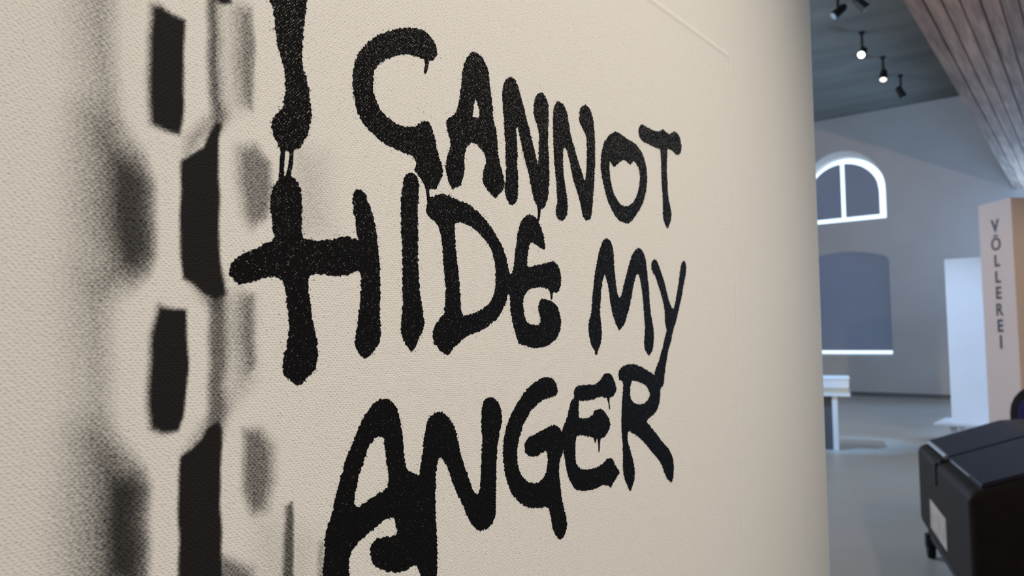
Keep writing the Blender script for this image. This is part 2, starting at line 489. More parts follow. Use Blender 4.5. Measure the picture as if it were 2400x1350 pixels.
# ================================================================== the painted canvas
LETTERS = [
 ('painted_letter','letter I with swollen drip end',[(183.3,142.7),(183.8,149.5),(183.5,157.1),(180.5,161.3),(174.5,160.5),(167,156.2),(163.8,150.8),(163.1,143.2),(164.6,135.8),(165.5,132.8),(166.9,130.7),(167.8,126.2),(168.7,119.7),(169.7,115.5),(170.9,111.9),(172.1,108.8),(173,105.7),(173.2,101.2),(172.9,96),(172.7,92.5),(171.2,90.7),(168.7,87.4),(167.5,85.1),(168.2,81.4),(169.5,78.3),(171.4,75.7),(173.7,75.3),(177.3,76.3),(180.6,78.3),(183.2,82.3),(184.8,86.8),(185.6,91.6),(185.4,96.2),(184.4,101.8),(183.2,106.1),(181.5,109.8),(181,113.7),(181,119),(181.5,125.6),(181.9,131.6),(182.7,137.2)],[]),
 ('painted_letter','letter C of CANNOT',[(232.8,143.4),(237.4,145.3),(242.1,146.8),(246.9,147.7),(250.9,147.4),(254.4,145.9),(256.9,143.5),(258,140.5),(256.9,136.9),(254.4,134.9),(251.9,133.6),(248.9,133.8),(245,134.1),(241.2,133.8),(237.4,132.7),(232.8,131.1),(229.2,129.1),(225.7,127.1),(222.6,124.7),(220,121.9),(218.3,119.1),(218,115.6),(218,111.7),(218.9,108.6),(220.6,105.3),(222.8,102.9),(226.3,101),(230.3,99.6),(233.9,99),(238.6,99.1),(243.3,100.4),(246.6,102.6),(250,104.5),(252.5,104.2),(254.5,102.2),(256,99.3),(257.2,95.9),(258,92.5),(259.6,89.2),(261.6,85.2),(261.9,82.4),(261.1,79.4),(259.1,75.8),(257,73.1),(254.5,73.3),(252.1,72.9),(250.1,74),(247.2,77),(243.8,79.6),(243.8,81.7),(244.3,83.5),(242.9,85.7),(239.6,86.8),(235.9,86.9),(230.4,87.6),(226.8,88.3),(221.6,89.9),(218.2,91.5),(214.8,93.4),(212.3,95.5),(210.2,97.9),(208.8,100.8),(207.7,104.4),(207,107.5),(206.7,111.3),(206.8,115.2),(207.5,119.3),(208.7,122.9),(211.1,126.9),(214,130.5),(216.9,133.4),(220.3,136.1),(224.7,139.2),(229.1,141.7)],[]),
 ('painted_letter','letter A of CANNOT',[(285,148.3),(288.5,148.2),(292,146.9),(295,143.8),(296.7,139.5),(297.3,134.9),(298.5,128.9),(299.6,122.8),(300.2,116.6),(302.6,110.8),(303.5,104.7),(304,98.5),(306.1,93.3),(307.9,88.1),(309.2,83.5),(306.6,79.9),(303.6,76.7),(301.4,75.6),(297.5,77.4),(294,79.5),(291.9,82.3),(291.7,86.1),(292.6,89.3),(294.1,92.7),(293.5,96.4),(290.6,99),(287.7,100.7),(284.3,101.1),(280.9,99.7),(278.7,96.6),(277.6,92.6),(277.6,88.1),(277,84.3),(275.9,80.4),(273.7,77.4),(270.7,76.2),(269.2,74.5),(267.9,76.1),(265.8,79.4),(264.4,83.6),(264.4,87.2),(265.8,91.8),(267.3,96.6),(266.8,100.1),(265.2,103.5),(264.4,106.9),(265.8,109.5),(269.5,111.8),(271.6,114.2),(273.2,117.9),(274.3,122.7),(275.4,129.1),(276.2,135.4),(277.7,140),(279.9,144.1),(282.8,147.1)],[[(286.3,124.2),(287.8,122.3),(288.9,118.7),(288.9,115.6),(286.6,114.7),(283.8,114.6),(284.4,118.4),(284.9,122)]]),
 ('painted_letter','first letter N of CANNOT',[(314.6,143.6),(318,143.4),(320.8,140.9),(323,136.4),(325.3,131.9),(327,127.9),(328.7,124),(331,118.6),(333.4,113.3),(335.7,107.9),(338,102.4),(338.8,99.3),(339.6,102.7),(340,109.5),(340.3,115.5),(339.9,119.8),(337.7,123.8),(335.9,127.1),(335.6,131.5),(336.4,136.1),(338.6,139.7),(341.7,142),(345.4,141.8),(347.9,139.4),(349.5,136.4),(349.7,130.3),(349.3,122.7),(348.8,115),(349.3,107.6),(349.8,100.1),(349.7,92.6),(348.9,86.5),(348,81.9),(345.7,78.2),(342.5,75.2),(339.5,75.5),(336.5,78),(334.1,82),(332.4,86.8),(330.7,92.4),(328.4,97.7),(326.1,103.1),(323.9,109.1),(322.2,113.8),(320.5,117.4),(319.6,114.7),(319.9,109),(320.4,102),(320.3,94.8),(320.8,87.8),(320.5,82.1),(320.1,77.8),(318.4,75.4),(315.6,74.1),(312.8,74.3),(310.6,77.1),(309.4,81.8),(310.2,86.8),(310.6,93.1),(310.3,100),(310,107),(309.3,113.9),(308.6,120.7),(308,127.6),(307.8,133.2),(309,137.7),(311.2,141.2)],[]),
 ('painted_letter','second letter N of CANNOT',[(359.6,141.3),(363.6,141),(366.9,138.7),(369.1,134.9),(370.8,129),(372.7,123.1),(376.1,116.7),(378.8,111.7),(382.2,105.9),(384.9,101.6),(386.6,98.5),(388.6,103),(389.5,110.5),(389.9,117),(389.8,123.5),(388.4,128),(385.6,130.7),(382.8,133.3),(381.7,137),(383,142.2),(386.7,145.6),(391.1,146.2),(394.7,143.8),(397.3,139.8),(398.2,134.3),(399.1,128.7),(399.1,121.3),(399.2,113.1),(398.2,104.7),(397.2,96.4),(396,88.9),(394.9,82.3),(393,76.8),(388.6,74.6),(385,76.2),(383,80.7),(381,85.9),(378.3,91),(374.9,96.8),(372.3,103.4),(369.7,109.9),(367.8,114.2),(365.5,115.3),(364.1,112),(363.8,105.7),(364.4,98.9),(366,91.4),(367.6,84.7),(368,79.4),(367,74.7),(363.6,71.9),(360.3,71.1),(357.3,72.3),(356.2,76.3),(357.5,81.7),(357.1,89.3),(356.2,96.7),(355,104.9),(354.5,113.1),(354.3,122.2),(354.1,129.8),(354.9,135.4),(356.9,139.3)],[]),
 ('painted_letter','letter O of CANNOT',[(425,137.2),(430.8,137.1),(439.2,135.9),(448.8,134.8),(456.7,131.9),(462,127.5),(465.4,120.8),(466.1,113.7),(464.8,106.2),(460.8,97.5),(455.1,90.4),(447.8,84.2),(442.5,80.4),(436.4,78.6),(428.9,79),(422.5,81.8),(417,86.1),(412.4,92.1),(409.5,98.3),(407,104.6),(405.7,111),(406.5,117.8),(408.6,124),(412.7,129.9),(418.4,134.5)],[[(417.1,116.4),(421.8,113.9),(427.7,117.1),(434.5,120.5),(438.7,120),(443,119),(448.3,122.2),(453.5,119.6),(456,114.7),(455.4,108.3),(452.9,101.7),(448.2,95.7),(442.9,91.8),(436.8,89.8),(430.1,90),(425.2,92.3),(421.3,96),(418.2,101.4),(416.5,107.9),(416.2,112.9)]]),
 ('painted_letter','letter T of CANNOT',[(460.1,150.1),(464.7,150.1),(472.2,149.7),(482.8,150.2),(487.8,152),(491.9,153.8),(495.8,152.6),(502,152.4),(508.4,155.6),(514.7,155.7),(518.9,152.1),(521.2,147.1),(519.5,142.3),(513.9,139.3),(508.7,139.7),(503.5,140.7),(498.3,140.1),(497,134.1),(496.2,124.4),(496.7,116.9),(496.9,109.4),(498.6,102),(501.4,95.7),(501.8,91),(498.9,85.9),(495.5,82),(491.8,84.6),(489,89.4),(489,96.9),(488.8,106.2),(487.8,115.4),(487.6,124.8),(487.3,132.3),(486.2,137.7),(479.4,137.8),(471.7,138.1),(464.2,138.4),(457.9,139.8),(455.3,143.3),(456.4,147.6)],[]),
 ('painted_letter','letter H of HIDE',[(173.6,65.3),(176.6,65.5),(179.7,64.1),(181.1,61.3),(181.7,56.5),(181.8,50.4),(181.7,45.1),(182.7,42.1),(185.9,41.7),(190.5,41.9),(196.2,42.9),(200,43.9),(204,44.9),(208,44.5),(210.3,44.3),(209.7,47.5),(208.7,53.1),(207.7,57.8),(207.2,61.8),(208.3,64.8),(210.7,65.8),(213.5,64.7),(215.6,61.3),(217.8,56.7),(219.7,51.1),(221.1,44.6),(222.1,37.3),(222.7,30.7),(222.8,22.4),(222.8,14.2),(223.1,6),(222.6,1.1),(220,-2.2),(216.8,-5),(214.2,-5.5),(211.4,-3.7),(209.5,-0.5),(209.3,3.5),(210.2,7.4),(211,13),(211.6,18.7),(212.1,24.3),(212,28.3),(211,31.1),(208.2,30.5),(204.2,28.8),(199.3,28.3),(193.5,28.3),(188.9,28.2),(186.3,27.4),(185.3,25.1),(185.3,21.3),(186.3,16.9),(187.1,11.6),(188.3,6.4),(189.7,1.1),(190.2,-2.6),(189.9,-7.1),(188.1,-10.5),(185.4,-13),(182.8,-15.1),(180.2,-15.3),(177.6,-13.5),(174.9,-10.8),(174.1,-7.9),(174.4,-4.6),(175.6,-1.4),(176.2,2.6),(176.5,7),(176.1,12.8),(175.3,17.9),(174.3,22.3),(173,24.7),(170.5,25.8),(167.2,25.6),(163.1,24.5),(160,23.2),(156.1,22.3),(154.2,22.5),(151.8,24.8),(150.8,26.5),(151.4,28.9),(153.2,31.1),(156.6,33.4),(160.5,35.3),(164.5,37.4),(168.1,39.2),(169.5,40.5),(169.1,43),(168.2,47.3),(167.6,53),(167.8,57.4),(169,60.9),(171,63.4)],[]),
 ('painted_letter','letter I of HIDE',[(240.3,78.1),(243,78.1),(245.2,76),(245.9,72.8),(245.7,66.8),(245.4,60.1),(245.5,52.2),(245.4,45.6),(245.6,37.7),(246.3,31.2),(246.8,24),(247.9,18.8),(249.1,13.6),(249.6,9.1),(248.7,5.8),(246.4,2.5),(244.7,-0.4),(242.2,-3.4),(239.8,-1.6),(237.1,1.6),(235.6,5),(235.2,8.8),(236,13.9),(236.2,20.3),(236.1,28),(235.9,35.6),(235.9,43.3),(235.3,51),(234.9,58.7),(235,65.2),(235.7,71.2),(236.7,74.9),(238.3,77.1)],[]),
 ('painted_letter','letter D of HIDE',[(253.2,68.5),(257,70.1),(261.8,71.7),(265.8,71.4),(270.8,70.4),(277,69.6),(282.3,68.7),(287.7,66.4),(293.3,63.4),(297.7,59.9),(302.3,55.6),(306.3,51.6),(309,47.3),(311,42.2),(312.3,37),(313,34.1),(312.5,30.3),(311.7,26.5),(309.6,21.9),(306.7,17.4),(303.1,13.6),(297.4,10.2),(291.8,7.6),(288,5.8),(285.3,5.4),(281.1,4.3),(275.9,1.9),(271.8,-0.5),(268.3,-2.9),(266,-5),(264.3,-4.5),(261.4,-3.5),(258.1,-1.1),(256.2,1.2),(255.4,4.5),(256.6,7.8),(259.5,11.2),(262.4,14),(263.3,16),(264,21.5),(264,26.9),(263.3,33),(262.6,39.1),(262.1,44.5),(261.2,49.2),(260.4,53.2),(258.9,56.4),(257,57.9),(254.1,58.9),(251.8,60.9),(251,63.5),(251.8,66.3)],[[(270.8,58.5),(270.3,55),(270.8,49.5),(271.6,43.3),(272.9,36.4),(273.7,29.5),(273.9,24.7),(274.7,19.2),(275.7,14.7),(278,14),(282.2,14.5),(287.5,16.1),(291.9,18),(296.4,20.7),(299.2,23.7),(300.7,27.4),(301.3,31.9),(301.6,37),(300.5,42.9),(298.2,47.8),(295.4,51.2),(291,54.4),(286.6,56.8),(282.3,58.5),(278.1,59.3),(273.9,59.5)]]),
 ('painted_letter','letter E of HIDE',[(331.7,70.6),(335.6,69.7),(338.3,68),(341.1,64.9),(343.3,61.1),(344.4,57.1),(345.2,54.2),(344.3,52.5),(341.5,53.1),(337.6,54.4),(334.3,55.4),(331.5,55.2),(330.2,53),(329.3,49.7),(328.4,45.6),(328.1,42.6),(329.7,41.5),(333.5,42.2),(340.2,43.6),(347.1,45.1),(351.2,46.3),(353.6,46.7),(356.5,44.8),(358.9,42.6),(360.4,38.5),(359.9,33.6),(358,30.4),(354.4,28.7),(351.5,28.9),(348,30.4),(343.4,31.2),(337.8,30.9),(332.3,30),(327.9,28.2),(325.7,25.8),(324.4,22.5),(324.6,18.7),(325.6,14.8),(327.7,11.9),(330.9,10.4),(335.3,10.1),(338.6,10.5),(340.3,12.2),(339.6,15.8),(338.2,18.8),(338.2,21.1),(339.9,23.5),(342.2,24.6),(346.8,24.2),(352.6,23),(356.7,20.4),(359,16.3),(359.9,12.2),(358.8,7.4),(356.4,3.9),(352.2,0.9),(346.3,-1.1),(340.7,-2),(332.9,-2.2),(327.5,-1.2),(320.7,-0),(319.7,1.9),(317.2,6.3),(315.2,11.4),(314,16.4),(313.4,21.5),(313.1,25.3),(311.6,26.8),(311.1,31.5),(311.5,34.7),(313.9,36.6),(315.9,38.8),(317,44),(318.1,49.3),(319.2,55.2),(320.6,59.9),(322.5,64.4),(325.2,67.7),(328.4,69.7)],[]),
 ('painted_letter','letter M of MY',[(411.7,65.8),(415.2,64.8),(417.9,62.2),(419.5,57.2),(419.7,52.8),(420.2,47),(421.4,40.5),(422.6,34.7),(424.6,30.1),(426.3,28.9),(428.2,29.9),(430.5,34.4),(433.6,40.5),(436.8,46.7),(440,53),(443.2,57.8),(447.1,61.2),(451.8,63.2),(456.5,62.7),(459.5,60),(461.8,56.3),(463.1,50.1),(464.5,43.2),(465.8,35.5),(466.3,28.5),(467.6,20.7),(469.8,13),(471.2,6.7),(470.9,0.5),(469,-5),(465.7,-7.6),(464,-8.9),(461.7,-7.3),(458.7,-4.1),(457.7,-1),(458.5,3.6),(459.2,9.7),(458.6,15.8),(458.1,22),(457.2,28.1),(456.2,34.2),(454.8,39.5),(452.7,44.8),(450.9,46),(448,44.5),(444.7,38.2),(442.3,32),(439.8,25.9),(436.6,19.8),(433.5,14.6),(429.7,10.8),(425.8,8.4),(421.9,11.4),(418.6,16.4),(416.2,21.4),(414.7,27.1),(413.5,32.1),(411.6,37.8),(409.9,41.2),(408.4,43.1),(406.7,40.3),(404.8,35.9),(403.7,30.2),(402.9,24.5),(402.3,18.9),(402.9,14),(403.8,9.1),(403.5,3.4),(402.1,-0.8),(399.8,-3.9),(398,-7),(396.4,-6.6),(395.2,-4.2),(392.7,-2.1),(390.3,2.7),(389.1,7.5),(389.5,13),(391.9,17.2),(393.1,22.8),(394.1,29.1),(395.6,35.4),(397,41.8),(399.2,48.3),(401.3,54.1),(403.7,59.3),(406.9,63.6)],[]),
 ('painted_letter','letter Y of MY',[(474.6,57.7),(478.2,56.8),(481.4,53.1),(484.6,48.5),(488.7,42.3),(492.7,34.4),(495.9,28.8),(501.1,24.1),(504.9,28.3),(507.9,35.1),(511.1,43.6),(513.7,51.3),(516.4,57.4),(520.9,60.5),(523.6,58),(523.8,53.7),(521.6,47.6),(518.4,40.6),(515.2,32.9),(511.1,25.3),(507.1,17.7),(503.2,11.9),(499.3,6.1),(496.4,0.4),(492.6,-5.2),(490.3,-10.8),(487.8,-17.1),(485.8,-23.4),(483.8,-28.8),(476.3,-27.7),(471.6,-22.5),(473.4,-17.9),(478.6,-12.1),(483.2,-5.1),(486.9,2),(490.6,8.5),(489.1,12.5),(488.4,17.3),(488.3,22.9),(486.8,27.7),(484,33.2),(480,39.4),(476.1,45.5),(472,48.4),(470,51.4),(470.7,55.4)],[]),
 ('painted_letter','letter A of ANGER',[(225.4,-23.6),(221.4,-24.4),(217.9,-26.8),(214,-30.8),(211.1,-35.8),(208.2,-40.7),(205.4,-46.2),(203.5,-51),(201.1,-57),(199.2,-63),(198.1,-67.8),(196.2,-71.8),(194.9,-76.4),(194.7,-81.9),(194.3,-86.7),(193.6,-95),(192.8,-102.1),(194.8,-108),(199.9,-111.6),(204.6,-110.8),(207.1,-105.9),(207.4,-98.4),(206.9,-90.8),(207.5,-85.9),(209.6,-83.2),(213.3,-80.7),(217.5,-78.7),(221,-77.1),(225.4,-75.2),(229.5,-74.6),(231.8,-75.4),(232.7,-77.9),(233.5,-80.8),(232.8,-82.6),(229.1,-82.6),(224.6,-82),(221,-82.3),(218.9,-84.5),(218.5,-87.6),(219.8,-91.2),(222.9,-94.1),(227.4,-96.5),(232.9,-98.4),(238.5,-99),(242.8,-98),(245.2,-98.2),(246.7,-100.6),(248.2,-104.4),(248.7,-108.7),(249.7,-117.9),(253.8,-124.2),(256.8,-120.5),(257.8,-110.9),(258.3,-102.6),(258.4,-95.5),(258,-86.9),(257.2,-78.2),(254.1,-66.3),(250,-61.1),(246,-59.1),(242.1,-57.2),(238.7,-55),(237.4,-50),(236.7,-43),(235.5,-36),(234.3,-31.8),(232.4,-27.8),(229.6,-24.9)],[[(223.3,-39),(225.6,-40.9),(226.2,-44.6),(227,-49.4),(228,-54.9),(228.2,-59.7),(226.7,-62.1),(222.6,-63.5),(218.3,-64.8),(214,-66.4),(210.6,-66.9),(209.6,-64.7),(210.1,-60.9),(211.3,-56),(213,-51.6),(214.7,-47.9),(216.3,-44.2),(218,-41.8),(220.7,-39.7)]]),
 ('painted_letter','letter N of ANGER',[(259.8,-31.7),(263.5,-32.9),(267.3,-36.2),(270.6,-40.6),(272.3,-45.9),(274,-51.4),(276.2,-56.9),(279,-62.5),(281.9,-68.9),(284.2,-72.3),(286.5,-73.8),(288.3,-71.4),(289.3,-65.4),(289.8,-59.3),(290.2,-53.2),(290.6,-47),(289.9,-40.8),(290.1,-34.5),(290.9,-30.3),(293.4,-27.7),(297.7,-27.3),(302.1,-29),(304.8,-33.2),(305.8,-38.9),(304.5,-43.6),(302.9,-48.3),(301.9,-54.5),(301.2,-60.8),(301.2,-68.6),(300.5,-76.4),(300.4,-84.2),(299.4,-87.9),(296.1,-90.8),(291.8,-91.3),(288.2,-91.2),(283.6,-88.1),(280.1,-83.7),(276.7,-77.9),(273.4,-72.9),(270.1,-67.2),(266.8,-60.8),(264.1,-56.1),(260.7,-52.4),(258.8,-54),(257.7,-58.2),(257.4,-63.9),(257,-70.3),(257,-78.1),(250.1,-76.9),(245.1,-68.4),(245.1,-62.8),(246.8,-59.2),(248,-54.1),(249,-48.5),(250,-42.3),(251.5,-36.7),(254,-33.3)],[]),
 ('painted_letter','letter G of ANGER',[(346.1,-18.9),(351,-20),(354.6,-23),(355.7,-26.8),(353.7,-29.6),(348,-30),(341.7,-31),(336.1,-33.4),(330.7,-36.3),(326.7,-39.9),(323.4,-43.6),(321.5,-47.3),(319.5,-51.7),(318.4,-57),(318.8,-62.4),(320.6,-67.3),(323.8,-71.2),(329.6,-74.3),(335.6,-75.2),(340.3,-74.3),(343.8,-71.2),(345.3,-67.3),(345.8,-62.6),(344.7,-59.4),(341.2,-59.4),(335.8,-60.6),(330.4,-60.3),(325.9,-57.9),(325,-53.9),(327.3,-51),(330.6,-49.7),(338.7,-48.1),(345.6,-46.7),(351.3,-45.6),(356.3,-47.3),(360,-50.5),(362.9,-53.7),(362,-58.6),(359.7,-62.5),(357,-67.2),(356.3,-72.9),(357.2,-78.8),(358.1,-84.6),(359.2,-88.9),(361.3,-94.2),(363.4,-100.4),(363,-105.2),(360.3,-108),(356.6,-109.3),(352.4,-105.6),(349.6,-101.1),(348.3,-96),(347,-91.8),(344.9,-89.4),(339.4,-88.9),(331.4,-87.7),(323.6,-85.1),(317.3,-80.6),(312.4,-75.3),(309.4,-69.6),(307.9,-64.1),(307.1,-58),(307.1,-52),(308.6,-46.1),(310.9,-40.9),(314.6,-35.9),(318.5,-31.5),(323,-27.9),(328.2,-24.2),(335,-20.9),(340.5,-19.1)],[]),
 ('painted_letter','letter E of ANGER',[(410,-18.8),(415.3,-20.7),(418.7,-25),(420.1,-29.2),(417.6,-32.4),(411.3,-34.3),(406.1,-33.3),(400,-32.7),(393.3,-33.7),(385.1,-34.1),(378.7,-33.8),(377.1,-35.3),(376.9,-40.5),(377.7,-43.5),(384.8,-44.4),(389.7,-44.1),(394.8,-41.3),(400.7,-40.2),(405.8,-42.1),(410.1,-46.1),(412.2,-50.8),(409.8,-54.3),(406.2,-57.1),(401.1,-57.9),(396,-57.2),(391.1,-56.1),(384.6,-54.8),(378.2,-53.9),(374.8,-54),(373.4,-57.3),(373,-63.2),(373.5,-68.4),(376.2,-72.1),(381.7,-74.1),(390.6,-75),(398.9,-74.6),(405,-72.3),(410.2,-71.1),(414.6,-72.5),(418,-76.6),(422.4,-80.9),(418.7,-84),(414.1,-87),(412,-89),(408.9,-87.3),(402.8,-86.1),(395.2,-86.9),(385.4,-86.7),(377.5,-85.5),(371.3,-82.9),(367.6,-78.6),(364.7,-74),(363.3,-68.8),(361.9,-63.6),(360.4,-58.5),(359.9,-52.6),(361,-47.7),(364.6,-43.4),(366.9,-38.9),(369.3,-33.9),(372.4,-31.6),(372.8,-27.3),(375.7,-25.3),(385.3,-25),(395.2,-25),(401.2,-22.9),(405.6,-19.7)],[]),
 ('painted_letter','letter R of ANGER',[(439.7,-14),(447.6,-14.8),(456.6,-17.2),(465.8,-20.5),(471,-22),(477.4,-23.5),(485.1,-24.8),(483.3,-29.3),(479.2,-32.2),(478.6,-36.8),(476.6,-42.7),(473.2,-46.6),(466.7,-49.6),(459.3,-52),(463.3,-55.8),(471.5,-61.5),(479.9,-67.8),(488.5,-73.3),(493.9,-78.1),(496.6,-83.5),(496.8,-89.7),(495.4,-95.7),(493,-97.4),(487.5,-94.6),(483.3,-90),(479.2,-83.9),(472.9,-78.1),(464.7,-72.7),(456.7,-66.9),(448.8,-62.2),(441.1,-58.8),(435.4,-56.6),(433.4,-58.8),(433.6,-63.6),(436.8,-69.6),(439.5,-75.6),(441.6,-82.5),(441,-88.1),(437.9,-92.8),(435.6,-94.8),(432.3,-91.1),(428.7,-85.4),(427.1,-79.6),(427.3,-72.2),(427.2,-64.8),(426.3,-57.2),(426.2,-48.8),(426.9,-40.4),(428,-32.9),(429.2,-25.9),(424.3,-22.9),(423.5,-18.6),(427.3,-15.9),(434,-14.2)],[[(441.3,-24.5),(450.2,-25.9),(459.2,-28.7),(463.2,-32.4),(464.1,-35.9),(459.8,-39.2),(453.6,-40.7),(446.6,-40.3),(440.8,-38.5),(437.7,-34.9),(437.8,-29.6),(439.3,-25.9)]]),
 ('paint_drip','',[(171.4,76.1),(173.8,76.6),(173.6,74.7),(173.4,71.7),(173.1,67.9),(173,63),(171,62.7),(171.2,67.5),(171.3,71.3),(171.6,74.3)],[]),
 ('paint_drip','',[(175.3,76.9),(177.6,77.4),(177.3,74.7),(177.2,70.9),(176.6,67.8),(175.8,63.5),(173.3,63.1),(173.8,65),(174.8,68.2),(175.4,71.3),(175.6,74.3)],[]),
 ('paint_drip','',[(249.7,133.8),(252.2,134),(251.8,130.7),(251,128.3),(250.1,127.3),(249.3,127.8),(249.5,129.6),(250.1,131.6)],[]),
 ('paint_drip','',[(249.9,74.7),(252.6,73.3),(252.7,70.9),(253.1,68.5),(253.6,66.8),(251.7,66.9),(251.1,70),(250.5,72.3)],[]),
 ('paint_drip','',[(338.3,76.4),(341.3,76.1),(340.9,73.5),(340.1,69.7),(338.9,67.5),(337.2,67.9),(338.4,70.3),(338.7,73.2)],[]),
 ('paint_drip','',[(349.2,30),(352.7,29.5),(351.8,27.7),(351.5,25.3),(350.8,24.7),(350.1,25.6),(349.9,27.6)],[]),
 ('paint_drip','',[(409,-33.5),(411.8,-33.7),(411.6,-36.6),(412.2,-40.8),(411.3,-41),(410.7,-37.5)],[]),
 ('paint_drip','',[(393,-55.8),(396.4,-56.6),(395.6,-58.7),(394.9,-60),(394.1,-59)],[]),
 ('paint_drip','',[(396.9,-56.6),(400.7,-57),(400,-60.1),(399.3,-65.3),(398.5,-65.8),(398.2,-61.7),(397.7,-58.5)],[]),
]
